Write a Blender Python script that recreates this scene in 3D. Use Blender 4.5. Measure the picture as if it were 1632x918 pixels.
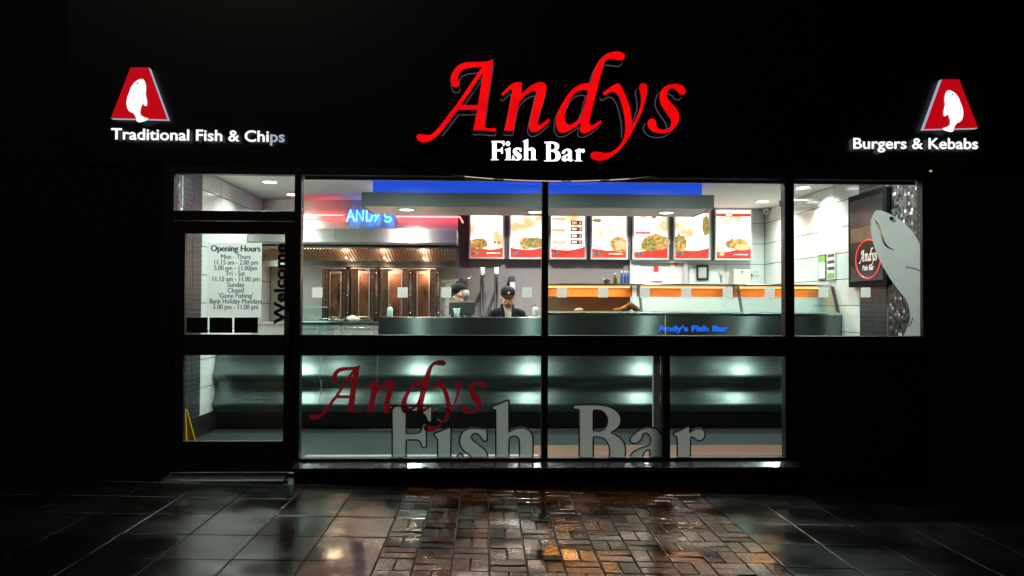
import bpy, bmesh, math, random
from mathutils import Vector, Matrix, noise
random.seed(7)
for o in list(bpy.data.objects): bpy.data.objects.remove(o)
SC = bpy.context.scene
COL = SC.collection

# ------------------------------------------------------------------ camera
# World: X right along the shop front, Y into the shop (glass at Y=0), Z up (shop floor = 0)
CAMP = Vector((0.0, -6.5, 1.36))
YAW, PITCH, ROLL = math.radians(1.933), math.radians(1.286), math.radians(0.214)
FW = Vector((math.sin(YAW)*math.cos(PITCH), math.cos(YAW)*math.cos(PITCH), math.sin(PITCH)))
_r = Vector((math.cos(YAW), -math.sin(YAW), 0)); _u = _r.cross(FW)
RT = math.cos(ROLL)*_r + math.sin(ROLL)*_u
UP = -math.sin(ROLL)*_r + math.cos(ROLL)*_u
cam = bpy.data.cameras.new('camera'); camo = bpy.data.objects.new('camera', cam); COL.objects.link(camo)
camo.matrix_world = Matrix(((RT.x, UP.x, -FW.x, CAMP.x), (RT.y, UP.y, -FW.y, CAMP.y), (RT.z, UP.z, -FW.z, CAMP.z), (0, 0, 0, 1)))
cam.sensor_width = 36; cam.lens = 1280/1632*36; cam.clip_end = 500; cam.clip_start = 0.05
SC.camera = camo

# ------------------------------------------------------------------ night sky, faint street light, exposure
w = bpy.data.worlds.new('World'); SC.world = w; w.use_nodes = True
nt = w.node_tree; bg = nt.nodes['Background']
sky = nt.nodes.new('ShaderNodeTexSky'); sky.sky_type = 'NISHITA'; sky.sun_disc = False
sky.sun_elevation = math.radians(35); sky.sun_rotation = math.radians(200)
nt.links.new(sky.outputs[0], bg.inputs[0]); bg.inputs[1].default_value = 0.0004
sl = bpy.data.lights.new('street_light', 'SUN'); sl.energy = 0.1; sl.angle = math.radians(0.5); sl.color = (1, .84, .66)  # sun lamp standing in for street light from behind the camera
so = bpy.data.objects.new('street_light', sl); COL.objects.link(so); so.rotation_euler = (math.radians(55), 0, math.radians(-20))
SC.view_settings.view_transform = 'Standard'; SC.view_settings.look = 'None'
SC.view_settings.exposure = 0.42; SC.view_settings.gamma = 1.0
SC.render.engine = 'CYCLES'
SC.cycles.use_denoising = True; SC.cycles.max_bounces = 8; SC.cycles.transparent_max_bounces = 16
SC.cycles.diffuse_bounces = 4; SC.cycles.glossy_bounces = 5; SC.cycles.caustics_reflective = False; SC.cycles.caustics_refractive = False
SC.cycles.sample_clamp_indirect = 6

def at(px, py, Y):
    """survey helper: the world point at depth Y that the photograph shows at pixel (px, py)"""
    d = (px-816)/1280*RT - (py-459)/1280*UP + FW
    return CAMP + d*((Y-CAMP.y)/d.y)
def ax(px, Y, py=488): return at(px, py, Y).x
def az(py, Y, px=816): return at(px, py, Y).z

# ------------------------------------------------------------------ materials
MATS = {}
def pmat(name, color, rough=.5, metal=0., var=0., vscale=6., bump=0., bscale=40., coat=0., aniso=0., rvar=0., trans=None, stretch=None, spec=.5):
    m = bpy.data.materials.new(name); m.use_nodes = True; MATS[name] = m
    n = m.node_tree.nodes; l = m.node_tree.links; b = n['Principled BSDF']
    c = (*color, 1); b.inputs['Base Color'].default_value = c
    b.inputs['Roughness'].default_value = rough; b.inputs['Metallic'].default_value = metal
    b.inputs['Coat Weight'].default_value = coat; b.inputs['Coat Roughness'].default_value = .06
    b.inputs['Specular IOR Level'].default_value = spec
    tc = n.new('ShaderNodeTexCoord'); src = tc.outputs['Object']
    if stretch:
        mp = n.new('ShaderNodeMapping'); mp.inputs['Scale'].default_value = stretch; l.new(src, mp.inputs[0]); src = mp.outputs[0]
    if var or rvar:
        ns = n.new('ShaderNodeTexNoise'); ns.inputs['Scale'].default_value = vscale; ns.inputs['Detail'].default_value = 6; l.new(src, ns.inputs[0])
        if var:
            mx = n.new('ShaderNodeMix'); mx.data_type = 'RGBA'
            mx.inputs[6].default_value = tuple(x*(1-var) for x in color)+(1,); mx.inputs[7].default_value = tuple(min(1, x*(1+var)) for x in color)+(1,)
            l.new(ns.outputs[0], mx.inputs[0]); l.new(mx.outputs[2], b.inputs['Base Color'])
        if rvar:
            mr = n.new('ShaderNodeMapRange'); mr.inputs[1].default_value = .3; mr.inputs[2].default_value = .7
            mr.inputs[3].default_value = max(0.02, rough-rvar); mr.inputs[4].default_value = rough+rvar
            l.new(ns.outputs[0], mr.inputs[0]); l.new(mr.outputs[0], b.inputs['Roughness'])
    if bump:
        nb = n.new('ShaderNodeTexNoise'); nb.inputs['Scale'].default_value = bscale; nb.inputs['Detail'].default_value = 4; l.new(src, nb.inputs[0])
        bp = n.new('ShaderNodeBump'); bp.inputs['Strength'].default_value = bump; bp.inputs['Distance'].default_value = .01
        l.new(nb.outputs[0], bp.inputs['Height']); l.new(bp.outputs[0], b.inputs['Normal'])
        if coat: l.new(bp.outputs[0], b.inputs['Coat Normal'])
    if aniso:
        b.inputs['Anisotropic'].default_value = aniso
        cv = n.new('ShaderNodeCombineXYZ'); cv.inputs[2].default_value = 1; l.new(cv.outputs[0], b.inputs['Tangent'])
    if trans:
        b.inputs['Transmission Weight'].default_value = trans
    return m
def emat(name, color, strength, var=0, vscale=5, c2=None):
    m = bpy.data.materials.new(name); m.use_nodes = True; MATS[name] = m
    n = m.node_tree.nodes; l = m.node_tree.links; b = n['Principled BSDF']
    b.inputs['Base Color'].default_value = tuple(.3*x for x in color)+(1,); b.inputs['Roughness'].default_value = .35
    b.inputs['Emission Color'].default_value = (*color, 1); b.inputs['Emission Strength'].default_value = strength
    if c2:
        tc = n.new('ShaderNodeTexCoord'); ns = n.new('ShaderNodeTexNoise'); ns.inputs['Scale'].default_value = vscale; ns.inputs['Detail'].default_value = 5
        l.new(tc.outputs['Object'], ns.inputs[0]); cr = n.new('ShaderNodeValToRGB'); cr.color_ramp.elements[0].position = .38; cr.color_ramp.elements[1].position = .62
        cr.color_ramp.elements[0].color = (*color, 1); cr.color_ramp.elements[1].color = (*c2, 1)
        l.new(ns.outputs[0], cr.inputs[0]); l.new(cr.outputs[0], b.inputs['Emission Color'])
    return m
def thin(name, tint, refl=.06, film=0., filmcol=(.8, .8, .8), rough=0.):
    """pane: see-through with a mirror share; film = share of a white, light-scattering vinyl"""
    m = bpy.data.materials.new(name); m.use_nodes = True; MATS[name] = m
    n = m.node_tree.nodes; l = m.node_tree.links; n.remove(n['Principled BSDF']); out = n['Material Output']
    t = n.new('ShaderNodeBsdfTransparent'); t.inputs[0].default_value = (*tint, 1)
    g = n.new('ShaderNodeBsdfGlossy'); g.inputs['Roughness'].default_value = rough
    mx = n.new('ShaderNodeMixShader'); lwt = n.new('ShaderNodeLayerWeight'); pw = n.new('ShaderNodeMath'); pw.operation = 'POWER'; l.new(lwt.outputs['Facing'], pw.inputs[0]); pw.inputs[1].default_value = 5
    lw = n.new('ShaderNodeMath'); lw.operation = 'MULTIPLY_ADD'; l.new(pw.outputs[0], lw.inputs[0]); lw.inputs[1].default_value = .9; lw.inputs[2].default_value = .035
    l.new(lw.outputs[0], mx.inputs[0]); l.new(t.outputs[0], mx.inputs[1]); l.new(g.outputs[0], mx.inputs[2]); last = mx
    if film:
        d = n.new('ShaderNodeBsdfDiffuse'); d.inputs[0].default_value = (*filmcol, 1)
        tr = n.new('ShaderNodeBsdfTranslucent'); tr.inputs[0].default_value = (*filmcol, 1)
        a = n.new('ShaderNodeMixShader'); a.inputs[0].default_value = .8; l.new(d.outputs[0], a.inputs[1]); l.new(tr.outputs[0], a.inputs[2])
        rf_ = n.new('ShaderNodeBsdfRefraction'); rf_.inputs['Roughness'].default_value = .75; rf_.inputs['IOR'].default_value = 1.25; rf_.inputs[0].default_value = (*filmcol, 1)
        a2 = n.new('ShaderNodeMixShader'); a2.inputs[0].default_value = .1; l.new(a.outputs[0], a2.inputs[1]); l.new(rf_.outputs[0], a2.inputs[2]); a = a2
        b = n.new('ShaderNodeMixShader'); b.inputs[0].default_value = film; l.new(last.outputs[0], b.inputs[1]); l.new(a.outputs[0], b.inputs[2]); last = b
    l.new(last.outputs[0], out.inputs[0]); return m

BLACK = pmat('black_powder_coat', (.003, .003, .0035), .42, var=.3, vscale=20)
FASC = pmat('black_fascia_panel', (.003, .003, .004), .3, var=.3, vscale=3)
WALLX = pmat('dark_render', (.004, .0038, .004), .8, var=.3, bump=.3)
def brushed(name, col, r1, a1, r2, a2, mix):
    """horizontally brushed sheet: a tight and a wide lobe, both drawn out vertically"""
    m = bpy.data.materials.new(name); m.use_nodes = True; MATS[name] = m
    n = m.node_tree.nodes; l = m.node_tree.links; n.remove(n['Principled BSDF'])
    cv = n.new('ShaderNodeCombineXYZ'); cv.inputs[2].default_value = 1
    tc = n.new('ShaderNodeTexCoord'); mp = n.new('ShaderNodeMapping'); mp.inputs['Scale'].default_value = (1.5, 1.5, 45); l.new(tc.outputs['Object'], mp.inputs[0])
    ns = n.new('ShaderNodeTexNoise'); ns.inputs['Scale'].default_value = 3; ns.inputs['Detail'].default_value = 5; l.new(mp.outputs[0], ns.inputs[0])
    mx = n.new('ShaderNodeMix'); mx.data_type = 'RGBA'; mx.inputs[6].default_value = tuple(x*.85 for x in col)+(1,); mx.inputs[7].default_value = tuple(x*1.15 for x in col)+(1,); l.new(ns.outputs[0], mx.inputs[0])
    sh = []
    for r_, a_ in ((r1, a1), (r2, a2)):
        g = n.new('ShaderNodeBsdfAnisotropic'); g.inputs['Roughness'].default_value = r_; g.inputs['Anisotropy'].default_value = a_
        l.new(cv.outputs[0], g.inputs['Tangent']); l.new(mx.outputs[2], g.inputs['Color']); sh.append(g)
    ms = n.new('ShaderNodeMixShader'); ms.inputs[0].default_value = mix; l.new(sh[0].outputs[0], ms.inputs[1]); l.new(sh[1].outputs[0], ms.inputs[2])
    l.new(ms.outputs[0], n['Material Output'].inputs[0]); return m
STEEL = brushed('brushed_steel', (.205, .262, .248), .30, -.5, .44, -.82, .55)
STEELP = pmat('polished_steel', (.62, .6, .58), .16, 1, var=.05, rvar=.04)
STEELB = pmat('satin_steel_back', (.6, .56, .53), .38, 1, var=.08, aniso=.85, stretch=(1, 1, 20))
DARKST = pmat('dark_steel', (.16, .15, .15), .35, .9, var=.2)
ALU = pmat('anodised_frame', (.7, .69, .68), .45, .5, var=.05)
TILE = pmat('white_glazed_tile', (.78, .8, .78), .12, var=.03, vscale=2, bump=.02, bscale=5)
GROUT = pmat('grey_grout', (.06, .06, .06), .9, var=.1)
SLATE = pmat('charcoal_split_tile', (.02, .023, .028), .45, var=.4, vscale=12, bump=.2)
GROUTL = pmat('light_grout', (.42, .42, .42), .9)
CEIL = pmat('ceiling_paint', (.84, .81, .79), .85, var=.03)
PLAST = pmat('grey_plaster', (.24, .225, .225), .5, var=.08)
FLOOR = pmat('dark_floor_tile', (.038, .05, .05), .3, var=.12, vscale=3)
GREY = pmat('grey_laminate', (.13, .142, .15), .5, var=.05)
WHITEP = pmat('white_plastic', (.75, .75, .73), .4, var=.04)
CREAM = pmat('cream_plastic', (.68, .64, .54), .4, var=.04)
PAPER = pmat('paper', (.8, .8, .78), .8, var=.02)
BLACKP = pmat('black_plastic', (.015, .015, .017), .35, var=.2)
INK = pmat('black_vinyl', (.004, .004, .004), .6)
BLUEV = pmat('blue_vinyl', (.01, .16, .85), .4)
YEL = pmat('yellow_plastic', (.75, .5, .02), .4, var=.05)
COPPER = pmat('heated_copper_reflector', (.19, .085, .052), .34, 1, var=.6, vscale=9, rvar=.1, stretch=(1, 1, .5))
BRONZE = pmat('grill_bronze', (.30, .235, .205), .42, 1, var=.25, vscale=7)
RUBBER = pmat('rubber_hose', (.25, .2, .17), .5, var=.1)
GLASS = thin('window_glass', (.97, .985, .98))
GLASSG = thin('cabinet_glass', (.88, .97, .95))
GEDGE = pmat('glass_edge', (.35, .75, .68), .2, var=.1)
FROST = thin('frosted_square', (.95, .97, .97), film=.92, filmcol=(1, 1, 1))
VINYLG = thin('grey_vinyl', (.9, .95, .95), film=.9, filmcol=(.25, .27, .26))
VINYLF = thin('white_fish_vinyl', (.9, .95, .95), film=.9, filmcol=(.6, .61, .6))
VINYLR = thin('dark_red_vinyl', (.9, .2, .2), film=.93, filmcol=(.19, .005, .01))
SHEET = thin('hours_sheet', (.9, .95, .95), film=.99, filmcol=(.86, .87, .86))
SKIN = pmat('skin', (.62, .31, .21), .5, var=.08, vscale=30)
CLOTH = pmat('black_jacket', (.006, .006, .008), .8, var=.3, vscale=40, bump=.3, bscale=120, spec=.15)
SHIRT = pmat('cream_shirt', (.5, .4, .34), .8, var=.1)
TROUS = pmat('dark_trousers', (.02, .02, .025), .85, var=.2)
HAIRG = pmat('pale_hair', (.42, .37, .31), .6, var=.2, vscale=60, bump=.4, bscale=90)
HAIRD = pmat('brown_hair', (.05, .03, .02), .5, var=.3, vscale=60)
LIPS = pmat('lips', (.4, .14, .12), .5); EYES = pmat('eye_dark', (.03, .02, .02), .3)
WAVE = emat('menu_red', (.78, .035, .03), 0.722, c2=(.85, .12, .06), vscale=3)
LITW = emat('menu_backlight', (.62, .24, .11), 2.5, c2=(1, .92, .8), vscale=4.5)
for _e, _p in zip(LITW.node_tree.nodes['Color Ramp'].color_ramp.elements, (.36, .55)): _e.position = _p
FOOD = emat('menu_food_print', (.5, .17, .015), 0.722, c2=(1, .78, .25), vscale=26)
SALAD = emat('menu_salad_print', (.12, .22, .02), 0.684, c2=(.95, .5, .16), vscale=32)
TAN = emat('menu_tan_print', (.95, .62, .33), 0.760)
DKPR = emat('menu_dark_print', (.16, .10, .07), 0.532)
LOGOP = emat('menu_logo_print', (.1, .02, .02), 0.456, c2=(.9, .8, .7), vscale=60)
REDL = emat('sign_red_face', (.74, .001, .003), .78, c2=(1, .0015, .003), vscale=5)
WHITEL = emat('sign_white_face', (1, .99, 1), 1.5)
CAPW = emat('caption_white_face', (1, .99, 1), .85)
FISHW = emat('logo_fish_face', (1, .99, 1), 1.15)
WHITED = emat('sign_dim_face', (.62, .72, .9), .42)
LOGOR = emat('logo_red_face', (.5, .001, .006), 0.722)
BLUEL = emat('blue_led_panel', (.02, .10, .85), .6)
NEONB = emat('blue_neon', (.045, .26, 1), 10)
NEONR = emat('red_neon', (1, .035, .04), 24)
LAMPW = emat('downlight_lens', (.92, 1, .96), 6)
LAMPO = emat('heat_lamp_tube', (1, .5, .16), 2.2)
LAMPH = emat('hood_lamp_lens', (1, .72, .45), 7)
POSTER = pmat('dark_poster_print', (.010, .009, .012), .15, var=.5, vscale=3, spec=.25)

def split_mat(m, n): return m

# ------------------------------------------------------------------ mesh helpers
class MB:
    def __init__(s): s.v = []; s.f = []
    def add(s, vs, fs):
        k = len(s.v); s.v += [tuple(p) for p in vs]; s.f += [tuple(i+k for i in f) for f in fs]; return s
    def box(s, x0, x1, y0, y1, z0, z1):
        return s.add([(x0,y0,z0),(x1,y0,z0),(x1,y1,z0),(x0,y1,z0),(x0,y0,z1),(x1,y0,z1),(x1,y1,z1),(x0,y1,z1)],
                     [(3,2,1,0),(4,5,6,7),(0,1,5,4),(1,2,6,5),(2,3,7,6),(3,0,4,7)])
    def prof(s, pts, x0, x1):
        """closed (y,z) profile run along X"""
        n = len(pts); a = [(x0, y, z) for y, z in pts]; b = [(x1, y, z) for y, z in pts]
        return s.add(a+b, [(i, (i+1) % n, n+(i+1) % n, n+i) for i in range(n)]+[tuple(range(n-1, -1, -1)), tuple(range(n, 2*n))])
    def poly(s, pts, y0, y1):
        """convex-ish (x,z) polygon run along Y"""
        n = len(pts); a = [(x, y0, z) for x, z in pts]; b = [(x, y1, z) for x, z in pts]
        return s.add(a+b, [(i, n+i, n+(i+1) % n, (i+1) % n) for i in range(n)]+[tuple(range(n)), tuple(range(2*n-1, n-1, -1))])
    def tube(s, pts, r, n=8, closed=False):
        P = [Vector(p) for p in pts]; N = len(P); k = len(s.v); ref = None
        for i, p in enumerate(P):
            if closed: t = P[(i+1) % N]-P[i-1]
            else: t = P[min(i+1, N-1)]-P[max(i-1, 0)]
            t = t.normalized() if t.length > 1e-9 else Vector((0, 0, 1))
            if ref is None: ref = t.orthogonal().normalized()
            ref = (ref - t*ref.dot(t)); ref = ref.normalized() if ref.length > 1e-6 else t.orthogonal().normalized()
            b = t.cross(ref); rr = r[i] if isinstance(r, (list, tuple)) else r
            for j in range(n):
                a = 2*math.pi*j/n; s.v.append(tuple(p+rr*(math.cos(a)*ref+math.sin(a)*b)))
        for i in range(N if closed else N-1):
            for j in range(n):
                i2 = (i+1) % N
                s.f.append((k+i*n+j, k+i*n+(j+1) % n, k+i2*n+(j+1) % n, k+i2*n+j))
        if not closed:
            s.f.append(tuple(k+j for j in range(n-1, -1, -1))); s.f.append(tuple(k+(N-1)*n+j for j in range(n)))
        return s
    def lathe(s, c, prof, n=16):
        """prof = (r, z) list bottom to top about vertical axis at c"""
        k = len(s.v); m = len(prof)
        for r, z in prof:
            for j in range(n):
                a = 2*math.pi*j/n; s.v.append((c[0]+r*math.cos(a), c[1]+r*math.sin(a), c[2]+z))
        for i in range(m-1):
            for j in range(n): s.f.append((k+i*n+j, k+i*n+(j+1) % n, k+(i+1)*n+(j+1) % n, k+(i+1)*n+j))
        s.f.append(tuple(k+j for j in range(n-1, -1, -1))); s.f.append(tuple(k+(m-1)*n+j for j in range(n)))
        return s
    def ball(s, c, r, n=12, m=8, rot=None):
        k = len(s.v); c = Vector(c); r = Vector(r) if not isinstance(r, (int, float)) else Vector((r, r, r))
        for i in range(m+1):
            th = math.pi*i/m
            for j in range(n):
                ph = 2*math.pi*j/n
                p = Vector((r.x*math.sin(th)*math.cos(ph), r.y*math.sin(th)*math.sin(ph), -r.z*math.cos(th)))
                if rot: p = rot @ p
                s.v.append(tuple(c+p))
        for i in range(m):
            for j in range(n): s.f.append((k+i*n+j, k+i*n+(j+1) % n, k+(i+1)*n+(j+1) % n, k+(i+1)*n+j))
        return s
    def mesh(s, name, bevel=0):
        me = bpy.data.meshes.new(name); me.from_pydata(s.v, [], s.f)
        if bevel:
            bm = bmesh.new(); bm.from_mesh(me)
            bmesh.ops.bevel(bm, geom=bm.edges[:], offset=bevel, segments=2, affect='EDGES', profile=.5)
            bm.to_mesh(me); bm.free()
        me.validate(); me.update(); return me

def put(name, me, mat, parent=None, loc=None, smooth=False):
    o = bpy.data.objects.new(name, me); COL.objects.link(o)
    if mat and not me.materials:
        for m in (mat if isinstance(mat, (list, tuple)) else [mat]): me.materials.append(m)
    if smooth:
        for p in me.polygons: p.use_smooth = True
    if parent:
        o.parent = parent
        if parent.type == 'EMPTY': o.matrix_parent_inverse = Matrix.Translation(-Vector(parent.location))
    if loc: o.location = loc
    return o
def tag(o, label=None, cat=None, group=None, kind=None):
    for k, v in (('label', label), ('category', cat), ('group', group), ('kind', kind)):
        if v: o[k] = v
    return o
def thing(name, label, cat, loc=(0, 0, 0), group=None):
    o = bpy.data.objects.new(name, None); COL.objects.link(o); o.location = loc; o.empty_display_size = .1
    return tag(o, label, cat, group)
def B(name, parent, mat, x0, x1, y0, y1, z0, z1, bevel=0):
    return put(name, MB().box(x0, x1, y0, y1, z0, z1).mesh(name, bevel), mat, parent)
def light(parent, loc, power, color, size, spread=140, rot=(0, 0, 0), shape='DISK', sy=None):
    l = bpy.data.lights.new('lamp', 'AREA'); l.energy = power; l.color = color; l.shape = shape; l.size = size
    if sy: l.size_y = sy
    l.spread = math.radians(spread)
    o = bpy.data.objects.new('lamp', l); COL.objects.link(o); o.location = loc; o.rotation_euler = rot
    if parent:
        o.parent = parent
        if parent.type == 'EMPTY': o.matrix_parent_inverse = Matrix.Translation(-Vector(parent.location))
    return o

def loop(pts, ox=0, oy=0, s=1., n=6):
    """traced outline -> dense closed polyline; a third item marks a corner"""
    P = [(ox+p[0]/s, oy+p[1]/s, len(p) > 2) for p in pts]; N = len(P); out = []
    for i in range(N):
        p0, p1, p2, p3 = P[i-1], P[i], P[(i+1) % N], P[(i+2) % N]
        a = Vector(p0[:2]) if not p1[2] else Vector(p1[:2])*2-Vector(p2[:2])
        d = Vector(p3[:2]) if not p2[2] else Vector(p2[:2])*2-Vector(p1[:2])
        b, c = Vector(p1[:2]), Vector(p2[:2])
        if p1[2] and p2[2]: out.append(b[:]); continue
        for k in range(n):
            t = k/n
            q = .5*((2*b)+(c-a)*t+(2*a-5*b+4*c-d)*t*t+(3*b-a-3*c+d)*t**3)
            out.append((q.x, q.y))
    return out
def fill(loops, Y0, Y1, offset=0, bevel=0):
    """(x,z) loops (outline + holes) -> solid between depth Y0 (front) and Y1"""
    cu = bpy.data.curves.new('c', 'CURVE'); cu.dimensions = '2D'; cu.fill_mode = 'BOTH'
    cu.extrude = max((Y1-Y0)/2-bevel, 1e-5); cu.offset = offset; cu.bevel_depth = bevel; cu.bevel_resolution = 1
    for L in loops:
        sp = cu.splines.new('POLY'); sp.points.add(len(L)-1); sp.use_cyclic_u = True
        for i, p in enumerate(L): sp.points[i].co = (p[0], p[1], 0, 1)
    return flat_done(bpy.data.objects.new('c', cu), (Y0+Y1)/2)
def flat_done(o, Yc):
    COL.objects.link(o); dg = bpy.context.evaluated_depsgraph_get()
    me = bpy.data.meshes.new_from_object(o.evaluated_get(dg)); cu = o.data
    bpy.data.objects.remove(o); bpy.data.curves.remove(cu)
    me.materials.clear()
    me.transform(Matrix(((1, 0, 0, 0), (0, 0, -1, Yc), (0, 1, 0, 0), (0, 0, 0, 1)))); return me
def faces2(me, front, side):
    me.materials.append(front); me.materials.append(side)
    for p in me.polygons: p.material_index = 0 if p.normal.y < -.7 else 1
    return me
def text(body, size, x, z, Y, thick=.001, bold=0., align='LEFT', xs=1., maxw=None, shear=0, maps=None):
    """lettering in the built-in face, lying in the XZ plane; maxw fits its width"""
    cu = bpy.data.curves.new('t', 'FONT'); cu.body = body; cu.size = size; cu.extrude = thick/2; cu.offset = bold; cu.align_x = align; cu.shear = shear
    cu.resolution_u = 4
    me = flat_done(bpy.data.objects.new('t', cu), Y)
    if maxw:
        xsv = [v.co.x for v in me.vertices]; xs = maxw/(max(xsv)-min(xsv)); mn = min(xsv) if align == 'LEFT' else 0
        for v in me.vertices: v.co.x -= mn
    me.transform(Matrix.Translation((x, 0, z)) @ Matrix.Diagonal((xs, 1, 1, 1)))
    if maps: me.transform(maps)
    return me
def skin1(me):
    """vinyl film: keep only the sheet that faces the street"""
    bm = bmesh.new(); bm.from_mesh(me)
    bmesh.ops.delete(bm, geom=[f for f in bm.faces if f.normal.y > -.7], context='FACES'); bm.to_mesh(me); bm.free(); return me
def embolden(me, shifts):
    """heavier strokes: overlapping copies nudged by (dx, dz), each a hair further back"""
    bm = bmesh.new()
    for k, (dx, dz) in enumerate(shifts):
        m2 = me.copy(); m2.transform(Matrix.Translation((dx, .0003*k, dz))); bm.from_mesh(m2); bpy.data.meshes.remove(m2)
    bm.to_mesh(me); bm.free(); return me
def pxloop(L, Y): return [(lambda p: (p.x, p.z))(at(a, b, Y)) for a, b in L]

# ================================================================== SETTING: pavement
GT, RTZ, RBZ, LBZ = 2.404, 1.124, .959, .14          # glass top, rail top, rail bottom, lower glass bottom
LW, RW, BW, CZ = -2.94, 4.02, 4.9, 2.76              # left wall, right wall, back wall, ceiling
def wet(name, c1, c2, rough, rv, bump, bscale, vscale, coat):
    m = pmat(name, c1, rough, coat=coat, spec=.5)
    n = m.node_tree.nodes; l = m.node_tree.links; b = n['Principled BSDF']
    tc = n.new('ShaderNodeNewGeometry'); oi = n.new('ShaderNodeObjectInfo')
    ns = n.new('ShaderNodeTexNoise'); ns.inputs['Scale'].default_value = vscale; ns.inputs['Detail'].default_value = 8; l.new(tc.outputs['Position'], ns.inputs[0])
    ad = n.new('ShaderNodeMath'); ad.operation = 'MULTIPLY_ADD'; l.new(oi.outputs['Random'], ad.inputs[0]); ad.inputs[1].default_value = .7; l.new(ns.outputs[0], ad.inputs[2])
    sb = n.new('ShaderNodeMath'); sb.operation = 'SUBTRACT'; l.new(ad.outputs[0], sb.inputs[0]); sb.inputs[1].default_value = .35; sb.use_clamp = True
    mx = n.new('ShaderNodeMix'); mx.data_type = 'RGBA'; mx.inputs[6].default_value = (*c1, 1); mx.inputs[7].default_value = (*c2, 1)
    l.new(sb.outputs[0], mx.inputs[0]); l.new(mx.outputs[2], b.inputs['Base Color'])
    pn = n.new('ShaderNodeTexNoise'); pn.inputs['Scale'].default_value = 1.7; pn.inputs['Detail'].default_value = 4; l.new(tc.outputs['Position'], pn.inputs[0])
    mr = n.new('ShaderNodeMapRange'); mr.inputs[1].default_value = .42; mr.inputs[2].default_value = .58; mr.inputs[3].default_value = rough-rv; mr.inputs[4].default_value = rough+rv
    l.new(pn.outputs[0], mr.inputs[0]); l.new(mr.outputs[0], b.inputs['Roughness']); l.new(mr.outputs[0], b.inputs['Coat Roughness'])
    nb = n.new('ShaderNodeTexNoise'); nb.inputs['Scale'].default_value = bscale; nb.inputs['Detail'].default_value = 5; l.new(tc.outputs['Position'], nb.inputs[0])
    mb = n.new('ShaderNodeMapRange'); mb.inputs[1].default_value = .4; mb.inputs[2].default_value = .6; mb.inputs[3].default_value = bump*.15; mb.inputs[4].default_value = bump
    l.new(pn.outputs[0], mb.inputs[0])
    bp = n.new('ShaderNodeBump'); bp.inputs['Distance'].default_value = .006; l.new(mb.outputs[0], bp.inputs['Strength'])
    l.new(nb.outputs[0], bp.inputs['Height']); l.new(bp.outputs[0], b.inputs['Normal']); l.new(bp.outputs[0], b.inputs['Coat Normal'])
    return m
SLAB = wet('wet_concrete_slab', (.010, .0095, .009), (.02, .0185, .0175), .2, .06, .2, 120, 8, .4)
BLOCK = wet('wet_clay_block', (.024, .0095, .006), (.15, .045, .018), .13, .07, .65, 45, 14, .5)
BED = wet('dark_wet_joint', (.02, .018, .016), (.035, .03, .028), .5, .1, .5, 60, 9, 0)
FIELD = wet('wet_paving_field', (.010, .0095, .009), (.02, .0185, .0175), .3, .07, .5, 110, 8, .3)
SLOPE = math.radians(1.25)
pv = MB()
X0, X1, Y0, Y1 = -5.4, 6.2, -3.2, .3
for a, b, c, d, z in ((-40, X0, -30, 1, -.004), (X1, 40, -30, 1, -.004), (X0, X1, -30, Y0, -.004), (X0, X1, Y0, Y1, -.014)):
    pv.add([(a, c, z), (b, c, z), (b, d, z), (a, d, z)], [(0, 1, 2, 3)])
pav = put('pavement', pv.mesh('pavement'), [FIELD, BED]); tag(pav, 'wet concrete slab and clay block pavement in front of the shop', None, kind='structure')
pav.data.polygons[3].material_index = 1
pav.location = (-2, 0, -.02); pav.rotation_euler = (0, SLOPE, 0)
def paver(name, w_, d_, mat, x, y, lift, bev=.0035, cache={}):
    k = (name, round(w_, 3), round(d_, 3))
    if k not in cache: cache[k] = MB().box(-w_/2, w_/2, -d_/2, d_/2, -.05, 0).mesh(name, bev)
    o = put(name, cache[k], mat); o.parent = pav; o.location = (x+2, y, lift)
    q = .028 if name == 'paving_block' else .004; o.rotation_euler = (random.gauss(0, .6)*q, random.gauss(0, .6)*q, random.uniform(-1, 1)*.004); return o
BX0, BX1 = -.59, 1.69
rows = [-.18-.46*k for k in range(-1, 7)]
for j in range(len(rows)-1):
    yc = (rows[j]+rows[j+1])/2
    for k in range(12):
        x = BX0-.395*(k+.5)
        if x > X0: paver('paving_slab', .388, .453, SLAB, x, yc, random.uniform(-.002, .002))
    for k in range(11):
        x = BX1+.395*(k+.5)
        if x < X1: paver('paving_slab', .388, .453, SLAB, x, yc, random.uniform(-.002, .002))
cell = (BX1-BX0)/11
for i in range(11):
    for j in range(13):
        xc = BX0+cell*(i+.5); yc = .12-cell*(j+.5)
        for k in (-1, 1):
            lf = random.uniform(-.0025, .0025)
            if (i+j) % 2: paver('paving_block', cell-.006, cell/2-.006, BLOCK, xc, yc+k*cell/4, lf, .005)
            else: paver('paving_block', cell/2-.006, cell-.006, BLOCK, xc+k*cell/4, yc, lf, .005)

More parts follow.
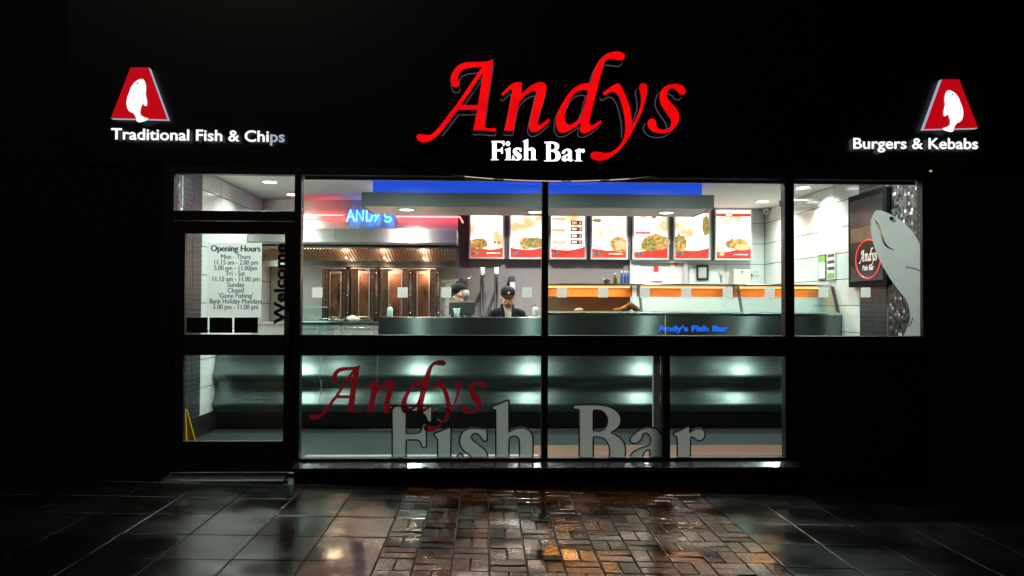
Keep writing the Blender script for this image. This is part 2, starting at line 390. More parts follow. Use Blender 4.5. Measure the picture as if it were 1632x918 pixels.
# ================================================================== SETTING: shop shell
def struct(name, me, mat, label): return tag(put(name, me, mat), label, kind='structure')
fl = struct('shop_floor', MB().box(LW-.1, RW+.1, .09, BW+.2, -.06, 0).mesh('f'), FLOOR, 'dark tiled shop floor')
ce = struct('ceiling', MB().box(LW-.1, RW+.1, .12, BW+.2, CZ, CZ+.1).mesh('c'), CEIL, 'white painted shop ceiling')
lw = struct('left_wall', MB().box(LW-.2, LW-.008, .09, BW+.2, 0, CZ).mesh('w'), GROUT, 'white tiled wall on the left inside the shop')
rw = struct('right_wall', MB().box(RW+.008, RW+.2, .09, BW+.2, 0, CZ).mesh('w'), GROUT, 'white tiled wall on the right inside the shop')
bw = struct('back_wall', MB().box(LW-.008, RW+.008, BW+.008, BW+.2, 0, CZ).mesh('w'), PLAST, 'grey back wall behind the counter')
cache = {}
def tile(parent, name, mat, c, sx, sy, sz, bev=.0015):
    k = (name, round(sx, 3), round(sy, 3), round(sz, 3))
    if k not in cache: cache[k] = MB().box(-sx/2, sx/2, -sy/2, sy/2, -sz/2, sz/2).mesh(name, bev)
    o = put(name, cache[k], mat); o.parent = parent; o.location = c; return o
zr = [2.757]+[2.56-.295*k for k in range(9)]
for wall, X, ys in ((lw, LW-.004, [1.92, 2.53, 3.14, 3.75, 4.36, 4.895]), (rw, RW+.004, [1.98, 2.59, 3.2, 3.81, 4.42, 4.895])):
    for i in range(len(ys)-1):
        for k in range(len(zr)-1):
            tile(wall, 'white_tile', TILE, (X, (ys[i]+ys[i+1])/2, (zr[k]+zr[k+1])/2), .010, ys[i+1]-ys[i]-.008, zr[k]-zr[k+1]-.008)
xs = [2.885, 3.455, 4.015]
for i in range(2):
    for k in range(len(zr)-1): tile(bw, 'white_tile', TILE, ((xs[i]+xs[i+1])/2, BW+.004, (zr[k]+zr[k+1])/2), xs[i+1]-xs[i]-.008, .010, zr[k]-zr[k+1]-.008)
# charcoal tile strips and glass mosaic by the windows
for wall, X, ya, yb in ((lw, LW-.004, 1.40, 1.915), (rw, RW+.004, 1.40, 1.975)):
    put('grout_strip', MB().box(X-.005, X+.005, ya, yb, .22, CZ-.003).mesh('g'), GROUTL, wall)
    h = .0505; nz = 50
    for k in range(nz):
        z = .225+h*(k+.5)
        if z+h/2 > CZ: break
        for i in range(2):
            yl = (yb-ya)/2; tile(wall, 'charcoal_tile', SLATE, (X+(.006 if X < 0 else -.006), ya+yl*(i+.5), z), .012, yl-.006, h-.006, 0)
    mm = bpy.data.meshes.new('mosaic'); mb = MB(); mi = []
    s = .032; y = .2
    cols = [pmat('mosaic_'+n, c, .4, m_) for n, c, m_ in (('black', (.01, .01, .014), 0), ('slate', (.06, .065, .08), 0), ('silver', (.5, .5, .52), .8), ('brown', (.12, .07, .045), 0), ('white', (.6, .58, .56), 0))]
    for a in range(int((ya-.16)/s)):
        for b in range(int((CZ-.22)/s)):
            y_, z_ = .16+a*s, .22+b*s; t_ = random.uniform(.004, .008); sg = 1 if X < 0 else -1
            xa, xb = sorted((X, X+sg*t_)); mb.box(xa, xb, y_, y_+s-.003, z_, z_+s-.003); mi += [random.choices(range(5), (8, 7, 1, 2.2, .9))[0]]*6
    me = mb.mesh('mosaic')
    for c in cols: me.materials.append(c)
    if len(me.polygons) == len(mi): me.polygons.foreach_set('material_index', mi)
    o = put('glass_mosaic', me, None, wall); o['kind'] = 'stuff'
    put('skirting', MB().box(*sorted((X, X+(.018 if X < 0 else -.018))), .1, 2.4, .001, .215).mesh('s'), BLACKP, wall)

# ================================================================== BUILDING FRONT
bd = thing('shop_building', 'black fronted shop building with dark fascia over lit windows', 'building', (0.5, .2, 0))
B('fascia_panel', bd, FASC, -3.35, 4.75, -.02, .12, 2.465, 4.05, .006)
B('upper_wall', bd, WALLX, -7, 9, .121, .45, 2.77, 9)
B('pier', bd, WALLX, -7, -2.565, .0, .088, -.5, 2.46); B('pier', bd, WALLX, 3.665, 9, .0, .088, -.5, 2.46)
B('wall_band', bd, WALLX, -7, -3.352, .0, .12, 2.462, 2.769); B('wall_band', bd, WALLX, 4.752, 9, .0, .12, 2.462, 2.769)
B('fascia_cap', bd, BLACK, -3.4, 4.8, -.06, .13, 4.052, 4.11, .006)
B('plinth', bd, BLACK, -1.52, 3.66, .0, .088, -.4, .075, .004)
for x in (-1.9, .4, 2.7): B('panel_joint', bd, BLACK, x-.004, x+.004, -.0225, -.0205, 2.47, 4.04)

wf = thing('shop_window', 'black framed shop window of six panes beside the door', 'window', (1, 0, .1))
fy0, fy1 = -.03, .06
for n_, (a, b, z0, z1) in {'a': (-1.53+.002, -1.473, .08, GT), 'b': (.459, .511, .08, GT), 'c': (2.447, 2.526, .08, GT), 'd': (3.592, 3.66, .08, GT), 'e': (1.443, 1.503, LBZ+.002, RBZ-.002)}.items():
    B('post', wf, BLACK, a, b, fy0, fy1, z0, z1, .004)
B('head_rail', wf, BLACK, -2.56, 3.66, fy0-.004, fy1, GT+.002, 2.463, .004)
for a, b in ((-1.471, .457), (.513, 2.445), (2.528, 3.59)):
    B('middle_rail', wf, BLACK, a, b, fy0-.002, fy1, RBZ, RTZ, .004)
    if b < 3: B('bottom_rail', wf, BLACK, a, b, fy0-.002, fy1, .08, LBZ, .004)
B('infill_panel', wf, BLACK, 2.528, 3.59, -.01, .05, .08, RBZ-.002)
B('inner_cover', wf, ALU, 1.385, 1.441, .062, .10, LBZ, RBZ)
sill = put('sill', MB().prof([(-.15, .055), (-.15, .085), (-.032, .118), (-.032, .055)], -1.5, 2.53).mesh('sill', .004), pmat('sill_gloss', (.03, .03, .03), .18, var=.4, rvar=.08, vscale=30), wf)
B('head_trim', wf, pmat('bare_alu_trim', (.35, .28, .25), .45, .8, var=.2, vscale=4), -1.47, 3.59, .061, .075, GT-.022, GT+.03)
for a, b, z0, z1 in ((-1.473, .459, RTZ, GT), (.511, 2.447, RTZ, GT), (2.526, 3.592, RTZ, GT), (-1.473, .459, LBZ, RBZ), (.511, 1.443, LBZ, RBZ), (1.503, 2.447, LBZ, RBZ)):
    B('glass_pane', wf, GLASS, a+.001, b-.001, .012, .018, z0+.001, z1-.001)
dw = thing('transom_window', 'small glazed transom over the shop door', 'window', (-2, 0, 2.1))
B('jamb', dw, BLACK, -2.56, -2.481, fy0, fy1, 2.11, GT, .004); B('glass_pane', dw, GLASS, -2.48, -1.532, .012, .018, 2.114, GT-.002)
B('sill', dw, BLACK, -2.48, -1.53, fy0, fy1, 2.035, 2.112, .004)

dr = thing('shop_door', 'black framed glazed shop door with two glass panels', 'door', (-2, 0, 0))
D0, D1, DZ0, DZ1 = -2.394, -1.606, az(703, 0, 370), az(372.5, 0, 370)
B('stile', dr, BLACK, -2.478, D0, -.01, .045, .03, 2.03, .004); B('stile', dr, BLACK, D1, -1.532, -.01, .045, .03, 2.03, .004)
B('door_rail', dr, BLACK, D0, D1, -.008, .043, DZ1, 2.03, .004); B('door_rail', dr, BLACK, D0, D1, -.008, .043, RBZ, RTZ, .004); B('door_rail', dr, BLACK, D0, D1, -.008, .043, .03, DZ0, .004)
B('glass_pane', dr, GLASS, D0, D1, .014, .02, RTZ, DZ1); B('glass_pane', dr, GLASS, D0, D1, .014, .02, DZ0, RBZ)
hd = MB().tube([(-1.57, -.012, .8), (-1.57, -.06, .82), (-1.57, -.06, 1.3), (-1.57, -.012, 1.32)], .012, 10).mesh('handle'); put('door_handle', hd, BLACK, dr, smooth=True)
B('door_jamb', dr, BLACK, -2.56, -2.482, fy0, fy1, .0, 2.108, .004)
# checker plate threshold
tp = thing('threshold_plate', 'checkered metal threshold plate in front of the shop door', 'plate', (-2, -.1, 0))
CHK = pmat('galvanised_plate', (.3, .36, .34), .35, .9, var=.2, vscale=15)
put('plate', MB().prof([(-.17, -.018), (-.17, -.005), (.0, .026), (.0, -.018)], -2.5, -1.56).mesh('p'), CHK, tp)
md = MB()
for i in range(30):
    for j in range(5):
        x, y = -2.485+i*.031, -.155+j*.033; sg = 1 if (i+j) % 2 else -1; z = -.005+(y+.17)*.031/.17
        md.add([(x-.011, y-.008*sg, z+.0005), (x+.002, y-.002*sg, z+.003), (x+.011, y+.008*sg, z+.0015), (x-.002, y+.002*sg, z+.003)], [(0, 1, 2, 3)])
o = put('raised_studs', md.mesh('studs'), CHK, tp); o['kind'] = 'stuff'

# ================================================================== LETTERING OUTLINES
c = 1
A_ = [[(725,82,c),(700,270),(672,450),(640,705,c),(690,716),(748,711,c),(745,741,c),(690,739),(610,731),(540,735,c),(577,546,c),(400,546,c),(325,645),(230,765),(150,825),(85,843),(38,826),(22,795),(35,771),(70,767),(120,775),(165,764),(235,695),(320,580),(395,484),(500,330),(600,185),(627,150,c),(560,156),(480,167),(430,192),(405,235),(404,275),(412,310),(400,333),(375,341),(350,326),(337,290),(335,255),(350,205),(385,155),(430,125),(490,110),(600,107),(670,101)],
      [(629,205,c),(583,501,c),(428,501,c)]]
n_ = [[(75,250,c),(130,190),(200,125),(270,95),(345,92,c),(352,112,c),(344,170),(329,262,c),(400,192),(480,130),(560,95),(620,90),(660,115),(676,160),(665,230),(635,340),(600,450),(570,570),(560,630),(575,658),(605,650),(650,615),(705,573,c),(726,605,c),(660,670),(590,725),(530,752),(485,755),(450,722),(443,660),(460,570),(500,400),(530,270),(535,226),(520,207),(490,211),(430,241),(370,290),(320,352),(295,420),(275,520),(255,630),(233,741,c),(113,735,c),(150,580),(185,400),(210,260),(217,212),(205,188),(180,196),(145,225),(95,276,c)]]
d_ = [[(462,377,c),(490,290),(525,195),(570,125),(630,75),(700,50),(770,47),(815,72),(826,103),(805,132),(770,138),(710,130),(660,125),(625,142),(603,182),(575,290),(540,430),(500,580),(465,730),(458,790),(475,817),(520,797),(575,764,c),(584,790,c),(520,842),(450,885),(400,900),(370,893),(357,865),(362,830),(371,785,c),(310,830),(250,870),(190,893),(145,888),(113,845),(105,780),(122,690),(165,600),(220,510),(280,440),(345,398),(405,379)],
      [(441,456,c),(400,447),(350,456),(300,490),(255,550),(215,640),(197,720),(206,782),(238,812),(272,806),(320,773),(363,718),(393,640),(415,560)]]
y_ = [[(198,186,c),(250,145),(310,105),(360,87),(387,102),(418,162),(455,250),(485,340),(500,420),(509,525,c),(545,460),(580,370),(598,300),(600,230),(585,160),(582,120),(600,90),(630,84),(658,100),(668,140),(660,210),(640,290),(605,390),(560,490),(510,590),(450,690),(380,775),(300,845),(220,884),(150,892),(100,878),(75,845),(85,812),(120,798),(170,802),(230,812),(290,800),(350,760),(400,700),(425,640),(435,570),(433,480),(420,400),(400,310),(370,230),(335,186),(300,172),(270,181),(222,210,c)]]
s_ = [[(1071,160),(1060,190),(1030,203),(1000,190),(970,158),(935,138),(905,140),(882,160),(870,198),(880,240),(920,290),(970,345),(997,400),(997,465),(975,520),(930,570),(870,600),(800,605),(730,590),(685,555),(668,510),(680,470),(715,452),(745,462),(757,490),(760,522),(778,552),(820,566),(870,562),(905,540),(918,500),(905,450),(870,400),(825,335),(797,270),(797,210),(820,150),(865,110),(930,92),(1000,95),(1045,115)]]
ANDYS = [[loop(L, ox, oy, s) for L in G] for G, ox, oy, s in ((A_, 660, 80, 5.7375), (n_, 790, 120, 8.345), (d_, 870, 75, 6.557), (y_, 930, 120, 6.559), (s_, 930, 120, 6.559))]
F_ = [[(70,106,c),(490,106,c),(488,262,c),(465,268),(446,250),(436,222),(410,185),(365,163),(320,160),(235,160,c),(235,379,c),(335,379),(370,366),(390,332),(405,306),(436,298,c),(438,517,c),(402,525),(386,500),(370,462),(335,447),(235,446,c),(235,680),(252,706),(300,712,c),(300,731,c),(45,731,c),(45,712,c),(82,706),(93,680),(93,210),(86,150),(70,132,c)]]
idot = [[(605+75*math.cos(a*math.pi/6), 195+75*math.sin(a*math.pi/6)) for a in range(12)]]
i_ = [[(513,392,c),(525,376),(600,345),(670,318),(684,330,c),(684,680),(698,706),(730,712,c),(730,731,c),(500,731,c),(500,712,c),(536,706),(548,680),(548,470),(541,428),(516,406,c)]]
ss = [[(1036,460,c),(1012,463),(990,435),(965,400),(935,383),(905,388),(889,415),(905,447),(960,490),(1025,545),(1050,605),(1040,665),(1000,715),(935,740),(870,740),(810,724),(768,735),(746,728,c),(742,650),(750,596),(775,582),(800,597),(815,640),(848,688),(888,702),(918,682),(910,642),(868,600),(802,545),(770,480),(772,420),(800,365),(860,331),(930,325),(990,333),(1026,334),(1040,352),(1046,430)]]
h_ = [[(1093,125,c),(1105,106),(1170,80),(1247,47),(1263,58,c),(1263,368,c),(1310,336),(1390,322),(1460,345),(1497,400),(1503,460),(1503,680),(1517,706),(1548,712,c),(1548,731,c),(1338,731,c),(1338,712,c),(1360,704),(1367,680),(1367,470),(1352,425),(1315,408),(1280,420),(1264,455),(1264,680),(1273,706),(1296,712,c),(1296,731,c),(1088,731,c),(1088,712,c),(1120,706),(1130,680),(1130,190),(1122,150),(1095,135,c)]]
B_ = [[(86,130,c),(110,104),(230,99),(350,98),(470,115),(560,165),(607,232),(605,300),(570,360),(503,403,c),(580,440),(640,510),(660,590),(650,670),(600,745),(520,783),(420,792,c),(80,792,c),(80,770,c),(138,764),(155,735),(155,200),(146,160),(95,146,c)],
      [(310,166,c),(350,158),(410,175),(450,220),(463,280),(445,345),(400,380),(350,386),(310,382,c)], [(310,450,c),(360,450),(430,475),(475,540),(488,610),(470,690),(420,738),(360,746),(325,738),(310,715,c)]]
a_ = [[(708,498),(707,475),(728,438),(790,385),(860,353),(930,346),(1000,366),(1045,420),(1058,490),(1058,690),(1072,728),(1108,742,c),(1104,764,c),(1060,788),(1000,793),(952,772),(928,742,c),(870,780),(800,795),(740,775),(706,720),(710,660),(745,610),(820,570),(900,541),(925,518),(925,462),(907,422),(875,409),(850,425),(834,470),(800,510),(755,523),(720,514)],
      [(922,590,c),(880,600),(855,635),(850,680),(868,714),(900,715),(922,694,c)]]
r_ = [[(1177,420,c),(1192,400),(1260,370),(1338,337),(1356,346,c),(1356,402,c),(1400,370),(1450,355),(1500,370),(1521,415),(1510,465),(1470,491),(1425,482),(1393,456),(1366,452,c),(1364,735),(1382,762),(1420,770,c),(1420,792,c),(1160,792,c),(1160,770,c),(1202,763),(1218,735),(1218,490),(1207,448),(1180,432,c)]]
GLY = [(F_, 0), (idot, 0), (i_, 0), (ss, 0), (h_, 0), (B_, 1), (a_, 1), (r_, 1)]
def sgn(k): return (784.6-95*.04887, 224.6-105*.0492, 1/.04887) if k == 0 else (870.6-155*.0450, 226-103*.0449, 1/.0450)
def win(k): return (610, 630, 6.277) if k == 0 else (900, 630, 6.8)

# fascia sign: the big red name
sy = -.185
sg = thing('red_name_sign', 'large glowing red script letters reading Andys on the black fascia', 'sign', (.6, sy, 2.5))
RETURN = pmat('black_letter_return', (.02, .02, .022), .25, .3)
TRIM_GLOW = emat('letter_edge_glow', (.1, .08, .11), .6)  # emission stands in for street light caught on the letter edges
for G in ANDYS:
    L = [pxloop(l, sy) for l in G]
    lt = put('letter', faces2(fill(L, sy, sy+.012), REDL, RETURN), None, sg)
    me = fill(L, sy+.0125, -.026); put('letter_return', me, RETURN, lt)
    tb = MB()
    for l in L: tb.tube([(x, -.026, z) for x, z in l], .0055, 6, True)
    put('letter_trim_glow', tb.mesh('t'), TRIM_GLOW, lt, smooth=True)
fs = thing('white_name_sign', 'glowing white serif letters reading Fish Bar under the red script', 'sign', (.4, -.1, 2.45))
for G, k in GLY:
    L = [pxloop(loop(l, *sgn(k)), -.09) for l in G]
    put('letter', faces2(fill(L, -.09, -.06), WHITEL, RETURN), None, fs)
# oval backing tray whose lower lip shows under the letters
op = [(ax(x, -.03), z) for x, z in ()]
tray = thing('sign_tray', 'black curved sign tray with a thin bright lower lip above the window', 'sign tray', (.6, -.03, 2.4))
cx, w2 = at(880, 288, -.08).x, 1.25
arc = []
for i in range(33):
    u = -1+2*i/32; x = cx+w2*u; zb = at(880, 287.5, -.08).z + .125*(1-math.sqrt(max(0, 1-(u*.88)**2)))/.53
    arc.append((x, zb))
tm = MB(); 
for i in range(32):
    (xa, za), (xb, zb) = arc[i], arc[i+1]
    tm.add([(xa, -.075, za), (xb, -.075, zb), (xb, -.075, 2.72), (xa, -.075, 2.72), (xa, -.021, za), (xb, -.021, zb), (xb, -.021, 2.72), (xa, -.021, 2.72)], [(0, 1, 2, 3), (4, 7, 6, 5), (0, 4, 5, 1), (3, 2, 6, 7)])
put('tray_panel', tm.mesh('tray'), FASC, tray)
for ia, ib in ((7, 11), (11, 18), (18, 22), (22, 25)):
    put('lower_lip_glint', MB().tube([(x, -.07, z-.004) for x, z in arc[ia:ib]], .0035, 6).mesh('lip'), emat('lip_glint', (1, .72, .56), .5), tray, smooth=True)  # glow put on the lip for window light glinting off it

# fish logos and side captions
fish = [(520,244),(545,254),(566,287),(579,340),(582,400),(575,450),(581,490),(592,540),(598,590),(590,630),(570,633),(548,612),(534,600,c),(515,640),(500,690),(498,740),(512,772),(550,800),(617,820,c),(590,846),(530,866),(480,873),(450,855),(440,815),(425,775),(395,740),(350,720),(318,680),(303,620),(303,560),(315,500),(340,440),(360,380),(390,330),(430,285),(470,258),(497,247)]
def logo(label, mir, fx):
    t = thing('fish_logo_sign', label, 'sign', (fx(475, 812)[0], -.08, fx(475, 812)[1]), 'fish logos on the fascia')
    y = -.08
    q = [fx(*p) for p in ((350, 70), (612, 68), (890, 830), (60, 812))]
    if mir: q = q[::-1]
    pl = put('red_plate', faces2(fill([q], y, -.03), LOGOR, WHITED), None, t)
    L = [fx(*p) for p in loop(fish)]
    f = put('fish_shape', faces2(fill([L], y-.012, y-.002), FISHW, WHITED), None, t)
    ln = MB()
    for P in ([(540, 262), (528, 290), (533, 318)], [(560, 480), (552, 530), (528, 575)], [(345, 490), (338, 560), (352, 640)], [(488, 768), (505, 772), (518, 778)]):
        ln.tube([(fx(*p)[0], y-.0135, fx(*p)[1]) for p in P], .0022, 5)
    ln.ball((fx(460, 305)[0], y-.0135, fx(460, 305)[1]), (.009, .002, .007), 8, 5)
    put('fish_lines', ln.mesh('l'), INK, f)['kind'] = 'stuff'
def f1(u, v): p = at(170+u/9.18, 100+v/9.18, -.08); return (p.x, p.z)
def f2(u, v):
    p = at(1515.5-(u-476)/9.58, 126.3+(v-69)/9.55, -.08); return (p.x, p.z)
logo('red plate with white fish above the Traditional Fish and Chips lettering', False, f1)
logo('red plate with white fish above the Burgers and Kebabs lettering', True, f2)
def caption(label, body, x0, x1, yb, yb1, dim=0):
    p0, p1 = at(x0, yb, -.06), at(x1, yb1, -.06)
    t = thing('caption_sign', label, 'sign', (p0.x, -.06, p0.z))
    cap = 15.6/1280*6.45
    me = embolden(text(body, cap/.73*1.17, 0, 0, -.055, .004, 0, maxw=p1.x-p0.x), ((0, 0), (.0045, 0), (.002, -.002), (.002, .002)))
    sh = (p1.z-p0.z)/(p1.x-p0.x)
    me.transform(Matrix(((1, 0, 0, p0.x), (0, 1, 0, 0), (sh, 0, 1, p0.z), (0, 0, 0, 1))))
    # one letter, one part
    bm = bmesh.new(); bm.from_mesh(me); bm.verts.ensure_lookup_table()
    seen = {}; comps = []
    for v in bm.verts:
        if v.index in seen: continue
        st = [v]; comp = []
        while st:
            q = st.pop()
            if q.index in seen: continue
            seen[q.index] = len(comps); comp.append(q.index); st += [e.other_vert(q) for e in q.link_edges if e.other_vert(q).index not in seen]
        comps.append(comp)
    rng = [(min(bm.verts[i].co.x for i in cc), max(bm.verts[i].co.x for i in cc), cc) for cc in comps]
    rng.sort(); merged = []
    for a, b, cc in rng:
        if merged and a < merged[-1][1]-.004 and b < merged[-1][1]+.01: merged[-1][2].extend(cc); merged[-1][1] = max(merged[-1][1], b)
        else: merged.append([a, b, list(cc)])
    for k, (a, b, cc) in enumerate(merged):
        idx = {v: i for i, v in enumerate(cc)}; S = set(cc)
        m2 = bpy.data.meshes.new('letter'); m2.from_pydata([bm.verts[i].co[:] for i in cc], [], [[idx[v.index] for v in f.verts] for f in bm.faces if f.verts[0].index in S])
        put('letter', m2, WHITED if k >= len(merged)-dim else CAPW, t)
    bm.free()
caption('white lit lettering Traditional Fish & Chips under the left fish logo', 'Traditional Fish & Chips', 176.5, 452.5, 221.5, 226, 2)
caption('white lit lettering Burgers & Kebabs under the right fish logo', 'Burgers & Kebabs', 1360.5, 1558.5, 236.5, 237)
ind = thing('small_indicator_lamp', 'tiny warm lamp on the dark wall right of the windows', 'lamp', at(1479, 274, -.03))
p = at(1479, 274, -.03); put('housing', MB().lathe((p.x, -.05, p.z-.02), [(.018, 0), (.022, .01), (.022, .03), (.012, .04)]).mesh('h'), BLACKP, ind)
put('lens', MB().ball((p.x, -.07, p.z), (.012, .01, .008)).mesh('l'), emat('tiny_lamp', (1, .5, .2), .6), ind)

# ---- vinyl on the glass
def clipz(me, z, keep_above=True, x=None):
    bm = bmesh.new(); bm.from_mesh(me)
    bmesh.ops.bisect_plane(bm, geom=bm.verts[:]+bm.edges[:]+bm.faces[:], plane_co=(x or 0, 0, z or 0), plane_no=(0, 0, -1) if z else (1, 0, 0), clear_outer=True)
    bm.to_mesh(me); bm.free(); return me
va = thing('red_window_lettering', 'dark red script lettering Andys stuck on the lower window', 'lettering', (-.8, .01, .5))
for G in ANDYS:
    L = [pxloop([(493.5+(x-664)*.655, 573.7+(y-82)*.657) for x, y in l], .006) for l in G]
    put('letter', skin1(fill(L, .005, .0062)), VINYLR, va)
vf = thing('grey_window_lettering', 'large grey serif lettering Fish Bar with black outline cut by the window sill', 'lettering', (.4, .01, .2))
for j, (G, k) in enumerate(GLY):
    L = [pxloop(loop(l, *win(k)), .01) for l in G]
    tb = MB()
    for l in L: 
        for off in (0,): tb.tube([(x, .0088, z) for x, z in l], .0065, 5, True)
    ol = clipz(tb.mesh('o'), LBZ+.004)
    if j != 1: 
        lt = put('letter', clipz(skin1(fill(L, .0095, .0105)), LBZ+.004), VINYLG, vf); put('letter_outline', ol, INK, lt)
    else: put('letter_outline', ol, INK, vf)
bf = [(640,217),(662,214),(690,222),(730,240),(790,280),(840,335),(868,382),(874,400,c),(874,870,c),(786,870,c),(812,815),(822,770),(815,715),(795,672),(765,635),(720,575),(665,480),(632,395),(617,315),(618,268),(626,243)]
bfish = thing('big_fish_decal', 'big pale fish decal nosing up on the right window pane', 'decal', (3.3, .01, 1.2))
holes = [loop([(712,256),(722,246),(738,252),(748,266),(740,277),(724,270)], 1200, 270, 3.28), loop([(632,256,c),(645,268),(662,292),(672,320),(680,352),(690,380),(712,405),(745,424,c),(710,414),(688,396),(674,365),(664,325),(645,285)], 1200, 270, 3.28)]
fo = put('fish_body', skin1(fill([pxloop(loop(bf, 1200, 270, 3.28), .008)]+[pxloop(h, .008) for h in holes], .008, .0092)), VINYLF, bfish)
gl = MB()
for P in ([(800, 510), (840, 517), (872, 530)], [(835, 775), (828, 800), (815, 822)], [(766, 640), (785, 690), (800, 735), (792, 770), (770, 790)]):
    gl.tube([(lambda q: (q.x, .007, q.z))(at(1200+u/3.28, 270+v/3.28, .008)) for u, v in P], .004, 5)
put('fish_lines', gl.mesh('l'), INK, bfish)['kind'] = 'stuff'
for k, x in enumerate((505.5, 641.5, 711, 840, 895.5, 961.5, 1028, 1094, 1160, 1227, 1313, 1380)):
    nm = ('first', 'second', 'third', 'fourth', 'fifth', 'sixth', 'seventh', 'eighth', 'ninth', 'tenth', 'eleventh', 'last')[k]
    p = at(x, 466, .005); h = .0415
    tag(put('safety_sticker', skin1(MB().box(p.x-h, p.x+h, .0105, .0117, p.z-h, p.z+h).mesh('sq')), FROST), f'{nm} small frosted square on the window glass counting from the left', 'sticker', 'frosted squares on the glass')
hs = thing('opening_hours_sheet', 'pale opening hours sheet on the door glass', 'notice', (-2.1, .01, 1.3))
q0, q1 = at(329, 505, .01), at(417.5, 387, .01)
put('sheet', skin1(MB().box(q0.x, q1.x, .0115, .013, q0.z, q1.z).mesh('s')), SHEET, hs)
LN = [('Opening Hours', 396.5, 77, 9.6, .0009), ('Mon - Thurs', 409.5, 46, 7.4, 0), ('11.15 am - 2.00 pm', 418.5, 68, 7.4, 0), ('5.00 pm - 11.00pm', 427.5, 67, 7.4, 0), ('Fri - Sat', 436, 28, 7.4, 0), ('11.15 am - 11.00 pm', 445, 73, 7.4, 0), ('Sunday', 454, 27, 7.4, 0), ('Closed', 463, 25, 7.4, 0), ("'Gone Fishing'", 471.5, 53, 7.4, 0), ('Bank Holiday Mondays', 480.5, 81, 7.4, 0), ('5.00 pm - 11.00 pm', 489.5, 70, 7.4, 0)]
for body, yc, wd, hh, bold in LN:
    p = at(375.5, yc+hh*.45, .011); sc = 6.51/1280
    put('printed_line', embolden(text(body, hh*sc/.73*1.06, p.x, p.z, .0100, .0004, 0, 'CENTER', maxw=wd*sc), ((0, 0), (.0016, 0), (.0008, .0009))+(((.0035, 0), (-.002, .001)) if hh > 9 else ())), INK, hs)['kind'] = 'stuff'
for k, (xa, xb) in enumerate(((297, 331), (333.5, 370.5), (373, 411))):
    p0, p1 = at(xa, 530.5, .01), at(xb, 506, .01)
    tag(put('black_sticker', MB().box(p0.x, p1.x, .0118, .013, p0.z, p1.z).mesh('b'), INK), ('left', 'middle', 'right')[k]+' one of three black stickers under the opening hours sheet', 'sticker', 'black stickers on the door')
wl = thing('welcome_lettering', 'black lettering Welcome running up the door glass', 'lettering', (-1.65, .01, 1.2))
p0 = at(454, 517, .01); LNG = at(454, 388, .01).z-p0.z
me = text('Welcome', .125, 0, 0, 0, .0012, .005, maxw=LNG)
me.transform(Matrix.Translation((p0.x, .011, p0.z)) @ Matrix.Rotation(-math.pi/2, 4, 'Y'))
put('word', me, INK, wl)


# ================================================================== INTERIOR: raft, lamps
rf = thing('ceiling_raft', 'grey suspended raft with blue lit upper edge above the counter', 'ceiling raft', (.57, 2.7, 2.44))
SOFF = pmat('raft_soffit', (.62, .57, .54), .5, var=.04)
RX0, RX1 = ax(574.5, 2.25), ax(1138.5, 2.25)
B('front_board', rf, GREY, RX0, RX1, 2.25, 2.275, 2.44, 2.592)
for a, b in ((RX0, RX0+.025), (RX1-.025, RX1)): B('end_board', rf, GREY, a, b, 2.277, 3.13, 2.442, 2.592)
B('soffit', rf, SOFF, RX0+.027, RX1-.027, 2.277, 3.13, 2.446, 2.47)
B('blue_riser', rf, BLUEL, ax(593, 2.5), ax(1119, 2.5), 2.5, 2.9, 2.594, CZ-.002)
LCOL = (.80, 1, .88)
def downlight(x, y, z, label, power=11, col=LCOL, r=.085, spread=140):
    t = thing('downlight', label, 'light', (x, y, z), 'ceiling downlights')
    put('rim', MB().lathe((x, y, z), [(r-.012, -.0005), (r+.012, -.006), (r+.015, -.002), (r+.012, 0)], 24).mesh('rim'), WHITEP, t, smooth=True)
    put('lens', MB().lathe((x, y, z), [(r*.6, -.0075), (r-.012, -.006), (r-.01, -.001)], 24).mesh('lens'), LAMPW, t, smooth=True)
    light(t, (x, y, z-.012), power, col, r*2, spread)
for k, (px, py) in enumerate(((648, 334), (853, 338), (1062, 339))):
    d = (px-816)/1280*RT-(py-459)/1280*UP+FW; t_ = (2.446-CAMP.z)/d.z; p = CAMP+d*t_
    downlight(p.x, p.y, 2.446, ('left', 'middle', 'right')[k]+' one of three round downlights under the ceiling raft', 15)
for px, py, lb in ((430, 290, 'round downlight seen through the transom nearest the door'), (467, 310, 'round downlight behind the post left of the big window'), (1280, 299, 'round ceiling downlight seen through the right window pane'), (1215, 321, 'round ceiling downlight near the back right corner camera')):
    d = (px-816)/1280*RT-(py-459)/1280*UP+FW; p = CAMP+d*((CZ-CAMP.z)/d.z); downlight(p.x, p.y, CZ, lb, 15)
for k, x in enumerate((-2.5, -.9, .62, 2.2, 3.6)):
    downlight(x, 1.2, CZ, ('first', 'second', 'third', 'fourth', 'fifth')[k]+' downlight from the left in the ceiling above the customer floor', 18, (.82, 1, .89), .07, 176)

ords_ = ('first', 'second', 'third', 'fourth')
for k, (x, y) in enumerate(((-1.0, 3.3), (.62, 3.75), (2.2, 3.75))):
    downlight(x, y, CZ, ('left', 'middle', 'right')[k]+' one of three added kitchen fill lamps hidden behind the ceiling raft', 44, (1, .92, .86))  # unseen fill lamps added to brighten the area behind the counter

downlight(-2.05, .7, CZ, 'added fill lamp in the ceiling just inside the shop door', 9, spread=170)  # unseen lamp added to brighten the opening hours sheet
for k, x in enumerate((-.6, .9, 2.3, 3.4)):
    downlight(x, .6, CZ, ords_[k]+' small added fill lamp from the left right behind the window head', 3, spread=170, r=.06)  # unseen lamps added to lift the frosted squares on the glass

